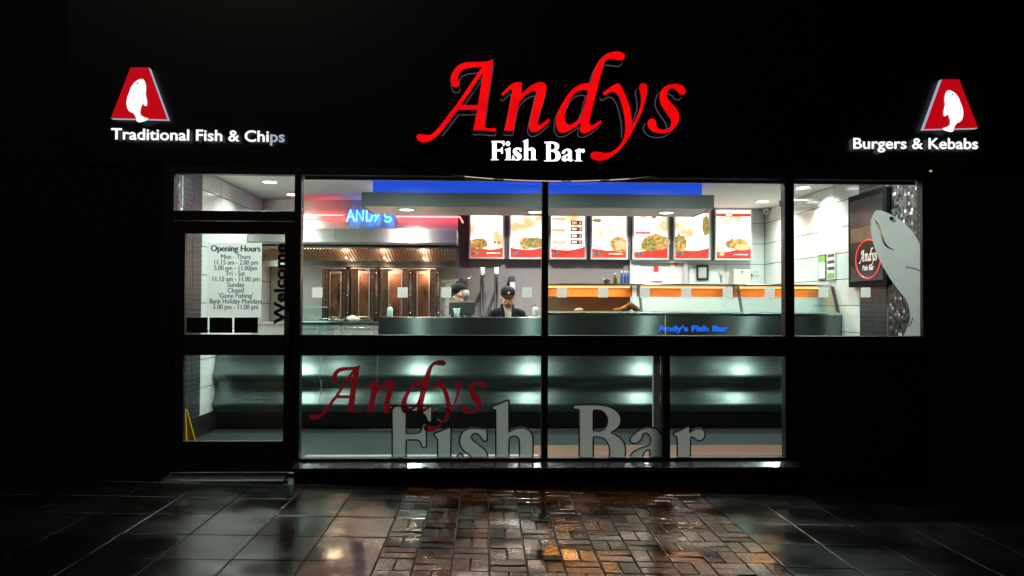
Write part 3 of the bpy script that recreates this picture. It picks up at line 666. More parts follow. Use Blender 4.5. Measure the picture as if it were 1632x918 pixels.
# ================================================================== COUNTER
CY = 2.40
ct = thing('serving_counter', 'long brushed steel serving counter across the shop', 'counter', (.5, CY, 0))
def front(x0, x1, top):
    pr = [(CY, top)]+[(CY, top-(top-.85)*k/4) for k in range(1, 5)]
    pr += [(CY-.11*(k/10)**2, .85-.25*k/10) for k in range(1, 11)]
    pr += [(CY-.108, .588), (CY-.09, .568), (CY-.03, .535), (CY+.0, .52), (CY, .505)]
    pr += [(CY-.11*(k/10)**2, .5-.21*k/10) for k in range(1, 11)]
    pr += [(CY-.108, .278), (CY-.09, .258), (CY-.03, .22), (CY+.01, .19)]
    v = []; f = []
    for y, z in pr: v += [(x0, y, z), (x1, y, z)]
    for i in range(len(pr)-1): f.append((2*i, 2*i+1, 2*i+3, 2*i+2))
    f2 = [tuple(reversed(q)) for q in f]
    me = MB().add(v, f2).mesh('front'); o = put('front_panel', me, STEEL, ct, smooth=True); return o
H1, H2 = az(506, CY, 730), az(501, CY, 1100)
XA, XB, XC = ax(603, CY), ax(867, CY), RW-.004
for a, b, t in ((LW+.003, ax(513, CY)-.003, .95), (ax(513, CY)+.003, XA-.003, .95), (XA, XB-.003, H1), (XB, ax(1060, CY), H2), (ax(1060, CY)+.003, XC, H2)): front(a, b, t)
B('worktop', ct, STEELP, LW+.003, XA-.003, CY+.001, 3.1, .93, .951); B('worktop', ct, STEELP, XA, XB-.003, CY+.002, 2.72, H1-.03, H1+.004, .003)
B('worktop', ct, STEELP, XB, XC, CY-.012, 3.15, H2-.004, H2+.016, .003)
B('end_panel', ct, STEEL, XA, XA+.01, CY+.004, 2.72, .95, H1-.032)
B('kick_board', ct, BLACKP, LW+.003, XC, 2.5, 2.53, 0, .2)
p0 = at(1048, 528.5, CY-.003); p1 = at(1160, 528.5, CY-.003)
put('lettering', text("Andy's Fish Bar", 9.5/144/.73, p0.x, p0.z+.005, CY-.004, .004, .003, maxw=p1.x-p0.x), emat('blue_counter_letters', (.01, .16, .95), .75), ct)['kind'] = 'stuff'

WARMP = pmat('warm_rear_panel', (.6, .36, .24), .5, .2, var=.25, vscale=5)
OPAL = thin('opal_sliding_door', (.9, .93, .92), film=.55, filmcol=(.9, .92, .9))
# hot food display
hc = thing('heated_display', 'long heated glass food display glowing orange on the counter', 'display cabinet', (2.3, 2.8, H2))
HX0, HX1 = ax(867.5, 2.45), RW-.03
ZT = az(452.5, 2.6, 1100); ZB = H2+.018
HB = [HX0, ax(1021, 2.5), ax(1180, 2.5), HX1]
B('canopy', hc, STEELP, HX0, HX1, 2.58, 3.15, ZT-.022, ZT, .006)
for k in range(3):
    a, b = HB[k]+.008, HB[k+1]-.008
    put('front_glass', MB().prof([(2.44, ZB+.002), (2.446, ZB+.002), (2.596, ZT-.026), (2.59, ZT-.026)], a, b).mesh('g'), GLASSG, hc)
    put('glass_rail', MB().box(a, b, 2.425, 2.455, ZB, ZB+.012).mesh('r'), GEDGE, hc)
    B('lamp_hood', hc, pmat('hood_copper%d' % k, (.62, .32, .16), .4, .3, var=.3, vscale=6, stretch=(.4, 1, 8)), a+.02, b-.02, 2.87, 2.885, az(473, 2.88, 1000), ZT-.024)
    put('heat_tube', MB().tube([(a+.05, 2.84, ZT-.036), (b-.05, 2.84, ZT-.036)], .008, 8).mesh('tube'), LAMPO, hc, smooth=True)
    light(hc, ((a+b)/2, 2.74, ZT-.035), 8 if k == 0 else 4.5, (1, .34, .09), b-a-.2, 170, shape='RECTANGLE', sy=.05)
    B('rear_panel', hc, WARMP if k == 0 else OPAL, a, b, 3.1, 3.115, ZB, ZT-.03)
    if k: B('shelf_glass', hc, GLASSG, a, b, 2.62, 3.08, (ZB+ZT)/2-.004, (ZB+ZT)/2)
for k in range(4):
    x = HB[k]; put('end_bracket', MB().prof([(2.425, ZB), (2.46, ZB), (2.615, ZT-.024), (2.58, ZT-.024)], x-.012, x+.012).mesh('b'), BLACKP, hc)
put('end_glass', MB().poly([(HX1-.006, ZB), (HX1, ZB), (HX1, ZT-.03), (HX1-.006, ZT-.03)], 2.6, 3.1).mesh('eg'), GLASSG, hc)
CHK_ = pmat('fried_batter', (.42, .13, .035), .5, var=.5, vscale=40, bump=.8, bscale=90)
def lump(name, c_, r, mat, label, cat, group=None, seed=0):
    me = MB().ball(c_, r, 14, 9).mesh(name)
    for v in me.vertices:
        q = Vector(v.co); d = (q-Vector(c_)); v.co = q+d*(.35*noise.noise(q*22+Vector((seed, 0, 0))))
    return tag(put(name, me, mat, smooth=True), label, cat, group)
ords = ('first', 'second', 'third', 'fourth', 'fifth', 'sixth', 'seventh', 'eighth')
for k, (px, py, s) in enumerate(((984, 494, .035), (993, 493, .04), (1000, 490, .042), (1005, 486, .04), (1009, 490, .04), (1014, 493, .038))):
    p = at(px, py, 2.62+.03*(k % 3)); lump('fried_chicken', (p.x, p.y, max(p.z, ZB+s*.7)), (s*1.25, s, s*.75), CHK_, f'{ords[k]} fried chicken piece from the left in the orange lit display', 'fried chicken', 'fried chicken heap', k*5)
p = at(923, 494, 2.62); lump('pale_bun', (p.x, p.y, ZB+.025), (.055, .04, .026), CREAM, 'single pale bun in the orange lit display', 'bun')

# things on top of the display
def bottle(px, py0, py1, Y, r, mat, capm, label, name='bottle', group=None, base=None):
    p = at(px, py0, Y); z0 = base if base is not None else p.z; h = at(px, py1, Y).z-z0
    t = thing(name, label, 'bottle', (p.x, Y, z0), group)
    put('body', MB().lathe((p.x, Y, z0), [(r*.9, 0), (r, .01), (r*.93, h*.3), (r, h*.55), (r*.9, h*.68), (r*.42, h*.82), (r*.4, h*.86)], 16).mesh('b'), mat, t, smooth=True)
    put('cap', MB().lathe((p.x, Y, z0), [(r*.5, h*.862), (r*.48, h*.93), (r*.2, h*.96), (r*.12, h)], 14).mesh('c'), capm, t, smooth=True)
BLUEP = pmat('blue_label', (.03, .08, .3), .4); AMB = pmat('amber_sauce', (.18, .08, .02), .2)
bottle(980.5, 449.5, 435, 2.9, .024, AMB, WHITEP, 'brown sauce bottle with white cap on top of the display', base=ZT+.001)
for k, px in enumerate((991, 996, 1001)):
    bottle(px, 449.5, 431.5, 2.85+.05*(k % 2), .017, BLUEP, WHITEP, ('left', 'middle', 'right')[k]+' one of three blue labelled bottles on top of the display', group='blue bottles', base=ZT+.001)
p = at(967, 449, 2.9); tb = thing('sauce_tub', 'squat dark tub left of the bottles on the display', 'tub', (p.x, 2.9, ZT+.001))
put('tub', MB().lathe((p.x, 2.9, ZT+.001), [(.035, 0), (.042, .045), (.044, .05)], 18).mesh('t'), AMB, tb, smooth=True); put('lid', MB().lathe((p.x, 2.9, ZT+.001), [(.046, .051), (.046, .058), (.03, .062)], 18).mesh('l'), DARKST, tb, smooth=True)

# ================================================================== MENU BOARDS
MY = 4.74
bx = ((747, 803.5), (811, 868), (876, 934.5), (941.5, 1000.5), (1008, 1066.5), (1074, 1132.5), (1140, 1199.5))
labs = ['lit menu board at the far left with a burger and red wave', 'lit menu board with salad burger partly behind the centre post', 'lit menu board with three tan bars and four dark price boxes', 'lit menu board showing a wrap picture at its lower right', 'lit menu board with big filled baguette and round red badge', 'lit menu board with a kebab picture at its left edge', 'lit menu board at the far right with red header and fried fish']
zb_, zt_ = az(413.5, MY, 975), az(332.5, MY, 1170)
def blob(cx, cz, rx, rz, seed, n=22):
    return [(cx+rx*math.cos(2*math.pi*k/n)*(1+.25*noise.noise(Vector((seed, k*.9, 0)))), cz+rz*math.sin(2*math.pi*k/n)*(1+.3*noise.noise(Vector((seed+9, k*.9, 0))))) for k in range(n)]
for k, (a, b) in enumerate(bx):
    x0, x1 = ax(a, MY), ax(b, MY); W_, H_ = x1-x0, zt_-zb_
    t = thing('menu_board', labs[k], 'menu board', ((x0+x1)/2, MY, zb_), 'lit menu boards')
    fr = MB(); e = .024
    fr.box(x0, x1, MY, MY+.1, zb_, zb_+e).box(x0, x1, MY, MY+.1, zt_-e, zt_).box(x0, x0+e, MY, MY+.1, zb_+e, zt_-e).box(x1-e, x1, MY, MY+.1, zb_+e, zt_-e)
    put('frame', fr.mesh('fr'), ALU, t); pn = B('lit_panel', t, LITW, x0+e, x1-e, MY+.02, MY+.05, zb_+e, zt_-e)
    B('housing', t, DARKST, x0+.01, x1-.01, MY+.101, BW+.005, zb_+.02, zt_-.02)
    if k < 6: B('mounting_strip', t, DARKST, x1+.004, ax(bx[k+1][0], MY)-.004, MY+.06, MY+.11, zb_, zt_-.01)
    u = lambda s, q: (x0+e+s*(W_-2*e), zb_+e+q*(H_-2*e))
    pts = [(0, .0), (1, .0)]; top = [(1-i/12, .17+.05*math.sin((1-i/12)*3.4+[2.2, 2.6, 2.9, 2.7, 4.2, 2.6, 3.9][k])+(.06*(1-i/12))) for i in range(13)]
    wv = fill([[u(*q) for q in pts+top]], MY+.0175, MY+.019); put('red_wave_print', wv, WAVE, pn)
    def pr(nm, L, mat, d=.016): put(nm, fill([L], MY+d, MY+d+.001), mat, pn)
    pr('logo_print', blob(*u(.16, .09), .055, .026, k*3.1), LOGOP, .0155)
    if k in (0, 3, 6): pr('print_line', [u(.5, .075), u(.92, .075), u(.92, .09), u(.5, .09)], LITW, .0155)
    if k == 0:
        pr('food_print', blob(*u(.24, .28), 0.130, 0.072, 1), FOOD); pr('food_print', blob(*u(.3, .25), 0.104, 0.039, 2), SALAD, .015)
        for s in (.75, .88): pr('price_print', blob(*u(s, .3), .018, .016, 5, 14), DKPR)
    if k == 1: pr('food_print', blob(*u(.46, .29), 0.091, 0.085, 3), FOOD); pr('food_print', blob(*u(.75, .3), 0.143, 0.078, 4), SALAD, .015)
    if k == 2:
        for q in (.8, .56, .31):
            pr('bar_print', [u(.02, q-.03), u(.38, q-.03), u(.46, q), u(.36, q+.03), u(.02, q+.03)], TAN); pr('bar_print', [u(.04, q+.06), u(.33, q+.06), u(.33, q+.075), u(.04, q+.075)], TAN)
        for q in (.72, .585, .45, .315): pr('price_print', [u(.58, q-.045), u(.93, q-.045), u(.93, q+.045), u(.58, q+.045)], DKPR); pr('price_disc', blob(*u(.87, q), .016, .018, 2, 12), TAN, .0145); pr('price_line', [u(.62, q-.015), u(.76, q-.015), u(.76, q+.02), u(.62, q+.02)], LITW, .0145)
    if k == 3: pr('food_print', blob(*u(.8, .28), 0.130, 0.111, 6), FOOD); pr('food_print', blob(*u(.14, .77), 0.065, 0.026, 7), SALAD); pr('food_print', blob(*u(.84, .27), 0.091, 0.065, 8), TAN, .015)
    if k == 4: pr('food_print', blob(*u(.68, .33), 0.195, 0.111, 9), FOOD); pr('food_print', blob(*u(.46, .27), 0.117, 0.091, 10), SALAD, .015); pr('badge_print', blob(*u(.6, .86), .034, .034, 0, 20), WAVE); pr('bar_print', [u(.05, .50), u(.5, .50), u(.5, .54), u(.05, .54)], WAVE)
    if k == 5:
        pr('food_print', blob(*u(.14, .3), 0.098, 0.130, 11), SALAD); pr('food_print', blob(*u(.2, .26), 0.065, 0.078, 12), FOOD, .015); pr('food_print', blob(*u(.93, .68), 0.058, 0.143, 13), SALAD); pr('header_print', [u(.0, .93), u(1, .93), u(1, 1), u(0, 1)], WAVE)
        for q in (.86, .82, .78): pr('print_line', [u(.07, q), u(.4, q), u(.4, q+.012), u(.07, q+.012)], TAN)
    if k == 6:
        pr('food_print', blob(*u(.6, .30), 0.169, 0.078, 14), FOOD); pr('food_print', blob(*u(.78, .24), 0.117, 0.046, 15), TAN, .015); pr('header_print', [u(.0, .87), u(1, .87), u(1, .94), u(0, .94)], WAVE); pr('header_line', [u(.28, .885), u(.46, .885), u(.46, .92), u(.28, .92)], LITW, .0145)
        pr('highlight_print', blob(*u(.16, .1), .03, .03, 3, 14), LITW, .014)

# ================================================================== HOOD AND KEBAB GRILLS
HXL, HXR = LW+.01, ax(727, 3.5)
hood = thing('extractor_hood', 'stainless extractor hood with copper toned filters over the grills', 'hood', (-1.6, 3.8, 2.1))
zl, zu = az(390, 3.5, 600), az(364, 3.5, 600)
put('front_panel', MB().prof([(3.5, zl+.03), (3.56, zu), (3.58, zu), (3.52, zl+.03)], HXL, ax(532, 3.5)-.002).mesh('hp'), STEELB, hood); put('front_panel', MB().prof([(3.5, zl+.03), (3.56, zu), (3.58, zu), (3.52, zl+.03)], ax(532, 3.5)+.002, ax(630, 3.5)-.002).mesh('hp'), STEELB, hood); put('front_panel', MB().prof([(3.5, zl+.03), (3.56, zu), (3.58, zu), (3.52, zl+.03)], ax(630, 3.5)+.002, HXR).mesh('hp'), STEELB, hood)
B('front_lip', hood, DARKST, HXL, HXR, 3.49, 3.53, zl, zl+.028)
UY = 4.2
for a, b in ((HXL, ax(532, UY)), (ax(532, UY)+.003, ax(630, UY)), (ax(630, UY)+.003, ax(729, UY))): B('rear_panel', hood, STEELB, a, b, UY, UY+.02, 1.9, CZ-.002)
B('top_panel', hood, STEELB, HXL, HXR, 3.585, UY-.001, zu-.02, zu-.001)
B('end_panel', hood, STEELB, HXR-.012, HXR-.001, 3.531, UY-.001, zl+.03, zu-.022)
fy_a, fz_a, fy_b, fz_b = 3.535, az(396, 3.54, 600), 4.1, az(415, 4.1, 600)
SLATM = pmat('filter_copper', (.62, .36, .24), .33, 1, var=.15, vscale=8)
base = MB().box(-.009, .009, -.5, .5, -.008, .008)
nsl = 66; L_ = math.hypot(fy_b-fy_a, fz_b-fz_a); ang = math.atan2(fz_b-fz_a, fy_b-fy_a)
sm = MB().box(-.0085, .0085, 0, L_, -.012, .0).mesh('slat')
for k in range(nsl):
    x = HXL+.02+(HXR-HXL-.04)*(k+.5)/nsl
    o = put('filter_slat', sm, SLATM, hood); o.location = Vector((x, fy_a, fz_a)); o.rotation_euler = (ang, 0, 0)
put('filter_back', MB().prof([(fy_a, fz_a+.004), (fy_b, fz_b+.004), (fy_b, fz_b+.02), (fy_a, fz_a+.02)], HXL, HXR-.013).mesh('fb'), DARKST, hood)
B('gutter', hood, STEELP, HXL, HXR, 4.1, 4.13, az(425.5, 4.1, 600), fz_b+.006, .003)
for k, px in enumerate((553, 613, 676)):
    x = ax(px, 4.0); lp = put('hood_lamp', MB().lathe((x, 3.95, fz_b+.012), [(.008, 0), (.014, .008), (.016, .02)], 16).mesh('hl'), LAMPH, hood, smooth=True)
    pl = bpy.data.lights.new('lamp', 'POINT'); pl.energy = 6.5; pl.color = (1, .68, .45); pl.shadow_soft_size = .03; po = bpy.data.objects.new('lamp', pl); COL.objects.link(po); po.parent = hood; po.matrix_parent_inverse = Matrix.Translation(-Vector(hood.location)); po.location = (x, 3.84, fz_b-.15)
B('splash_back', hood, STEELB, HXL, ax(729, 4.6), 4.6, 4.62, 1.0, 2.0)
# grill bench
gb = thing('grill_bench', 'low pale steel cupboard bench under the kebab grills', 'bench', (-1.8, 4.1, 0))
ZG = az(513, 3.75, 560); GX1 = ax(720, 3.75)
PALE = pmat('pale_steel_door', (.6, .6, .56), .35, .6, var=.05)
B('worktop', gb, STEELP, HXL, GX1, 3.73, 4.59, ZG-.03, ZG, .003); B('carcass', gb, PALE, HXL, GX1, 3.78, 4.58, .1, ZG-.032)
for a, b in ((482, 510), (511, 543.5), (545, 596), (597, 640)):
    d0 = B('cupboard_door', gb, PALE, ax(a, 3.75), ax(b, 3.75)-.004, 3.755, 3.775, .15, ZG-.036, .003)
    zz = az(522.5, 3.74, 560); put('door_handle', MB().tube([(ax(a, 3.75)+.02, 3.735, zz), (ax(b, 3.75)-.03, 3.735, zz)], .006, 8).mesh('h'), STEELP, d0, smooth=True)
nmz = ('leftmost', 'second from left', 'third from left', 'rightmost')
PIPE = pmat('dark_pipe', (.05, .04, .036), .5, .3, var=.3)  # pipes widened and coloured dark for the shaded gaps between grills
SLOT = pmat('burner_slot', (.02, .012, .01), .7)
for k, (a, b) in enumerate(((514, 551.5), (560.5, 597), (607, 651), (653.5, 694.5))):
    gy = 4.2; x0, x1 = ax(a, gy), ax(b, gy); z0, z1 = ZG+.004, az(429, gy, 600); W_ = x1-x0
    t = thing('kebab_grill', f'{nmz[k]} upright copper toned kebab grill under the hood', 'grill', ((x0+x1)/2, gy, z0), 'upright kebab grills')
    B('base_tray', t, STEELP, x0-.01, x1+.01, gy-.16, gy+.14, z0, z0+.03, .004)
    for fa, fb, ga, gb_ in ((x0+W_*.22, x0+W_*.22+.022, z0+.032, z1-.02), (x1-W_*.24-.022, x1-W_*.24, z0+.032, z1-.02), (x0+W_*.22+.023, x1-W_*.24-.023, z1-.06, z1-.02), (x0+W_*.22+.023, x1-W_*.24-.023, z0+.032, z0+.06)):
        B('reflector_border', t, BRONZE, fa, fb, gy+.08, gy+.098, ga, gb_, .003)
    B('reflector', t, COPPER, x0+W_*.22, x1-W_*.24, gy+.1, gy+.115, z0+.032, z1-.02)
    for sx, (pa, pb) in ((1, (x0, x0+W_*.22)), (-1, (x1-W_*.24, x1))):
        # burner wings folded forward
        in_, out_ = (pb, pa) if sx > 0 else (pa, pb)
        wing = put('burner_wing', MB().add([(in_, gy+.1, z0+.032), (out_, gy-.05, z0+.032), (out_, gy-.05, z1), (in_, gy+.1, z1), (in_, gy+.12, z0+.032), (out_, gy-.03, z0+.032), (out_, gy-.03, z1), (in_, gy+.12, z1)], [(0, 1, 2, 3), (7, 6, 5, 4), (0, 3, 7, 4), (1, 5, 6, 2), (3, 2, 6, 7), (0, 4, 5, 1)]).mesh('w'), BRONZE, t)
        sl_ = MB()
        for j in range(8):
            zc = z0+.1+(z1-z0-.16)*j/7; f_ = .5; xm = in_*.5+out_*.5; ym = gy+.025-.0035
            dx, dy = (out_-in_)*.09, -.15*.09
            sl_.box(xm-abs(dx), xm+abs(dx), ym-.012, ym-.004, zc-.022, zc+.022)
            o = put('burner_slot', sl_.mesh('s'), SLOT, wing); sl_ = MB()
    B('top_plate', t, BRONZE, x0-.008, x1+.008, gy-.06, gy+.13, z1+.001, z1+.016, .003)
    if 0: put('spit_rod', MB().tube([((x0+x1)/2-.02, gy-.02, z0+.03), ((x0+x1)/2-.02, gy-.02, z1+.06)], .006, 8).mesh('r'), STEELP, t, smooth=True)
    pxx = x1+.028; pip = put('gas_pipe', MB().tube([(pxx, gy-.03, z0+.03), (pxx, gy-.03, z1-.02)], .024, 10).mesh('p'), PIPE, t, smooth=True)
    for q in (.16, .5, .93):
        put('valve_knob', MB().ball((pxx, gy-.055, z0+(z1-z0)*q), (.014, .02, .014), 10, 6).mesh('k'), STEELP, t, smooth=True)
    o = put('drip_bowl', MB().lathe(((x0+x1)/2-.02, gy-.03, z0+.031), [(.05, 0), (.09, .012), (.095, .025)], 20).mesh('d'), STEELP, t, smooth=True)
lump('crumpled_paper', (ax(563, 3.9), 3.92, ZG+.035), (.085, .06, .045), PAPER, 'crumpled white paper heap on the bench below the grills', 'paper', None, 3)

# neon sign and red tube
NY = 4.06
ns = thing('neon_name_sign', "blue neon tube sign reading ANDY'S above the hood", 'neon sign', (-1.6, NY, 2.5))
def st(G): return [[(lambda q: (q.x, NY, q.z))(at(470+u/6.044, 270+v/6.044, NY)) for u, v in P] for P in G]
def arcp(cx, cy, rx, ry, a0, a1, n=12): return [(cx+rx*math.cos(math.radians(a0+(a1-a0)*i/n)), cy-ry*math.sin(math.radians(a0+(a1-a0)*i/n))) for i in range(n+1)]
NE = {'A': [[(500, 502), (535, 388), (572, 498)], [(515, 455), (560, 455)]], 'N': [[(592, 500), (597, 392), (655, 498), (660, 392)]], 'D': [[(690, 497), (692, 392), (712, 392)]+arcp(712, 444, 34, 52, 80, -80)+[(690, 497)]],
      'Y': [[(757, 420), (790, 462)], [(826, 415), (790, 462), (772, 500)]], 'q': [[(838, 412), (834, 432)]], 'S': [arcp(895, 445, 30, 22, 40, 250)+arcp(893, 480, 32, 24, 80, -165)]}
for k, G in NE.items():
    m_ = MB()
    for P in st(G): m_.tube(P, .0085, 8)
    put('neon_letter', m_.mesh('n'), NEONB, ns, smooth=True)
m_ = MB(); bar = [(lambda q: (q.x, NY+.03, q.z))(at(470+u/6.044, 270+v/6.044, NY+.03)) for u, v in ((490, 432), (968, 436))]
put('mount_bar', MB().tube(bar, .006, 6).mesh('b'), ALU, ns)
for G in ([(482, 342.5), (547, 343)], [(631, 345), (733, 346), (738, 355)]):
    P = [at(x, y, NY+.05) for x, y in G]; lb = 'left of' if G[0][0] < 500 else 'right of'
    t = thing('red_neon_tube', f'straight glowing red neon tube {lb} the blue neon name', 'neon tube', P[0], 'red neon tubes')
    put('tube', MB().tube(P, .008, 8).mesh('t'), NEONR, t, smooth=True)
    m_ = MB()
    for f_ in (.15, .85):
        q = Vector(P[0]).lerp(Vector(P[1]), f_); put('clip', MB().box(q.x-.008, q.x+.008, q.y+.008, UY-.002, q.z-.006, q.z+.006).mesh('c'), WHITEP, t)

# ================================================================== THINGS BEHIND AND ON THE COUNTER
# salad display on the low counter
sd = thing('salad_display', 'small glass salad display case at the left end of the counter', 'display case', (ax(503, 2.6), 2.6, .952))
x0, x1 = ax(470, 2.6), ax(523, 2.6); zt2 = az(489, 2.6, 500)
put('front_glass', MB().prof([(2.5, .96), (2.506, .96), (2.586, zt2), (2.58, zt2)], x0, x1).mesh('g'), GLASSG, sd)
B('top_glass', sd, GLASSG, x0, x1, 2.588, 2.95, zt2-.006, zt2); B('end_glass', sd, GLASSG, x1+.001, x1+.007, 2.52, 2.95, .96, zt2-.008)
B('front_edge', sd, GEDGE, x0, x1, 2.576, 2.587, zt2-.008, zt2+.002); B('shelf_edge', sd, GEDGE, x0, x1, 2.55, 2.9, az(513, 2.6, 500)-.006, az(513, 2.6, 500))
B('base', sd, STEELP, x0, x1, 2.5, 2.95, .9525, .959)
for k, px in enumerate((488, 500, 512)):
    x = ax(px, 2.7); tag(put('salad_tub', MB().lathe((x, 2.72, .96), [(.03, 0), (.042, .07), (.046, .075), (.03, .072)], 16).mesh('t'), WHITEP, smooth=True), ('left', 'middle', 'right')[k]+' one of three white tubs inside the salad display', 'tub', 'tubs in the salad display')
# squeeze bottles
bottle(621.5, 506, 485.5, 2.55, .033, pmat('mint_bottle', (.55, .72, .64), .35, var=.05), BLACKP, 'pale squeeze bottle with black nozzle at the left end of the counter', 'squeeze_bottle', 'squeeze bottles', H1+.005)
bottle(853.5, 506, 485, 2.55, .036, pmat('white_bottle', (.72, .76, .68), .35, var=.05), BLACKP, 'white squeeze bottle with black nozzle beside the centre post', 'squeeze_bottle', 'squeeze bottles', H1+.005)
# till screen, cup
ts = thing('till_screen', 'black till screen seen from behind on the counter', 'till', (ax(736, 2.62), 2.62, H1+.005))
xa, xb, za, zb2 = ax(715.5, 2.62), ax(757, 2.62), az(506, 2.62, 736), az(480.5, 2.62, 736)
put('screen_case', MB().prof([(2.60, H1+.03), (2.63, H1+.03), (2.66, zb2), (2.635, zb2)], xa, xb).mesh('c', .004), BLACKP, ts)
put('bezel', MB().prof([(2.626, zb2-.012), (2.634, zb2-.012), (2.64, zb2+.003), (2.632, zb2+.003)], xa+.002, xb-.002).mesh('b'), DARKST, ts)
put('stand', MB().lathe(((xa+xb)/2, 2.63, H1+.0045), [(.08, 0), (.08, .008), (.03, .015), (.025, .035)], 20).mesh('s'), BLACKP, ts, smooth=True)
cp = thing('clear_cup', 'clear plastic cup in front of the till screen', 'cup', (ax(728, 2.5), 2.5, H1+.005))
cx_ = ax(728, 2.5); hh = az(492, 2.5, 728)-H1-.005
put('cup', MB().lathe((cx_, 2.5, H1+.005), [(.026, 0), (.04, hh), (.036, hh), (.024, .004)], 20).mesh('c'), thin('cup_plastic', (.7, .85, .82), film=.35, filmcol=(.6, .75, .72)), cp, smooth=True)
put('rim', MB().tube([(cx_+.04*math.cos(a*.3142), 2.5+.04*math.sin(a*.3142), H1+.005+hh) for a in range(20)], .003, 6, True).mesh('r'), WHITEP, cp, smooth=True)
# small paper tub by the till
p = at(769, 506, 2.6); tag(put('paper_cup', MB().lathe((p.x, 2.6, H1+.005), [(.014, 0), (.018, .03), (.02, .032)], 14).mesh('c'), WHITEP, smooth=True), 'tiny white paper pot right of the till screen', 'pot')
# cup dispensers on the back wall
for k, (px, pt, pb, col) in enumerate(((768.5, 426, 504, 0), (791, 426, 487, 0))):
    Y = 4.55; z0, z1 = az(pb, Y, px), az(pt, Y, px); x = ax(px, Y)
    t = thing('cup_dispenser', ('left', 'right')[k]+' chrome tube cup dispenser with white cups on top', 'dispenser', (x, Y, z0), 'cup dispensers')
    z0 = 1.0
    put('tube', MB().lathe((x, Y, z0), [(.03, 0), (.03, z1-z0-.11), (.033, z1-z0-.1)], 20).mesh('t'), STEELP, t, smooth=True)
    put('cup_stack', MB().lathe((x, Y, z1-.1), [(.032, 0), (.034, .03), (.031, .032), (.034, .062), (.031, .064), (.036, .1)], 20).mesh('c'), WHITEP, t, smooth=True)
    B('wall_bracket', t, DARKST, x-.015, x+.015, Y+.031, BW+.003, z1-.35, z1-.31)
t = thing('paper_holder', 'dark wall holder with a pale blue roll beside the front facing worker', 'dispenser', at(816, 470, 4.6))
xa, xb = ax(812, 4.6), ax(820.5, 4.6)
B('holder', t, DARKST, xa, xb, 4.6, BW+.003, az(449, 4.6, 816), az(440, 4.6, 816), .003); B('roll', t, pmat('pale_blue_paper', (.5, .6, .72), .7), xa+.004, xb-.002, 4.59, 4.7, az(472, 4.6, 816), az(449.5, 4.6, 816), .004)
# pre-rinse tap with hose
hz = thing('spray_tap', 'copper coloured tap with looping hose behind the left worker', 'tap', at(735, 445, 4.3))
P = [at(735, 452, 4.5), at(733, 446, 4.35), at(742, 445, 4.3), at(750, 444, 4.3), at(751, 440.5, 4.3)]
put('spout', MB().tube([P[1], P[2], P[3]], .017, 10).mesh('s'), BRONZE, hz, smooth=True); put('lever', MB().tube([P[3], P[4]], .008, 8).mesh('l'), BRONZE, hz, smooth=True)
hp = [(731, 446), (722, 447), (712, 451), (705, 458), (700, 466), (699, 474), (700, 482), (704, 488), (710, 490), (716, 487)]
put('hose', MB().tube([at(a, b, 4.35) for a, b in hp], .009, 8).mesh('h'), RUBBER, hz, smooth=True)
put('hose_tail', MB().tube([at(a, b, 4.4) for a, b in ((703, 486), (705, 495), (709, 503), (711, 515))], .007, 8).mesh('h'), RUBBER, hz, smooth=True)
B('mount_box', hz, DARKST, ax(727, 4.5), ax(745, 4.5), 4.45, BW+.003, az(462, 4.5, 736), az(448, 4.5, 736), .004)
# stainless wall sheet at the back
tag(B('wall_sheet', None, STEELB, ax(696, 4.86), ax(729, 4.86), 4.87, BW+.006, 1.0, 2.03), 'pale steel wall sheet between the grills and the grey wall', 'wall panel')
# doorway with notices
dwy = thing('kitchen_doorway', 'white framed doorway under the menu boards with notices on its door', 'doorway', (ax(1050, 4.85), 4.85, 0))
xa, xb = ax(1004, 4.84), ax(1096, 4.84); zt3 = az(419, 4.84, 1050)
B('frame_jamb', dwy, ALU, xa, xa+.05, 4.83, BW+.006, 0, zt3); B('frame_jamb', dwy, ALU, xb-.06, xb, 4.83, BW+.006, 0, zt3); B('frame_head', dwy, ALU, xa, xb, 4.82, BW+.006, zt3+.002, zt3+.04)
B('door_leaf', dwy, WHITEP, xa+.16, xb-.062, 4.86, 4.89, 0, zt3-.002); B('door_leaf', dwy, WHITEP, xa+.052, xa+.157, 4.85, 4.88, 0, zt3-.002)
RED = pmat('red_print', (.7, .03, .02), .6)
def note(parent, nm, a, b, c0, c1, Y, mat): return B(nm, parent, mat, ax(a, Y), ax(b, Y), Y, Y+.004, az(c1, Y, a), az(c0, Y, a))
note(dwy, 'red_notice', 1042, 1049.5, 424, 433, 4.85, RED); note(dwy, 'notice', 1042, 1049, 434, 443, 4.85, PAPER); note(dwy, 'red_strip', 1038, 1056, 448, 449.5, 4.85, RED)
put('red_pennant', MB().poly([(ax(1072, 4.84), zt3-.002), (ax(1076.5, 4.84), zt3-.045), (ax(1081, 4.84), zt3-.002)], 4.84, 4.845).mesh('p'), RED, dwy)
qf = thing('black_picture_frame', 'small black framed notice on the white tiles', 'frame', at(1120, 435, 4.88))
note(qf, 'frame', 1110, 1129.5, 422, 446.5, 4.875, BLACKP); note(qf, 'sheet', 1113.5, 1126, 426, 443, 4.869, pmat('grey_printed_sheet', (.5, .5, .5), .7, var=.5, vscale=60))
sk = thing('wall_switch', 'small grey wall switch beside the black frame', 'switch', at(1149, 435, 4.88)); note(sk, 'plate', 1146, 1153, 430, 439, 4.885, ALU); B('cord', sk, DARKST, ax(1149, 4.88), ax(1150.5, 4.88), 4.886, 4.89, az(450, 4.88, 1149), az(439.2, 4.88, 1149))
td = thing('towel_dispenser', 'cream paper towel dispenser on the tiled back wall', 'dispenser', at(1182, 440, 4.8))
xa, xb = ax(1168, 4.78), ax(1195, 4.78)
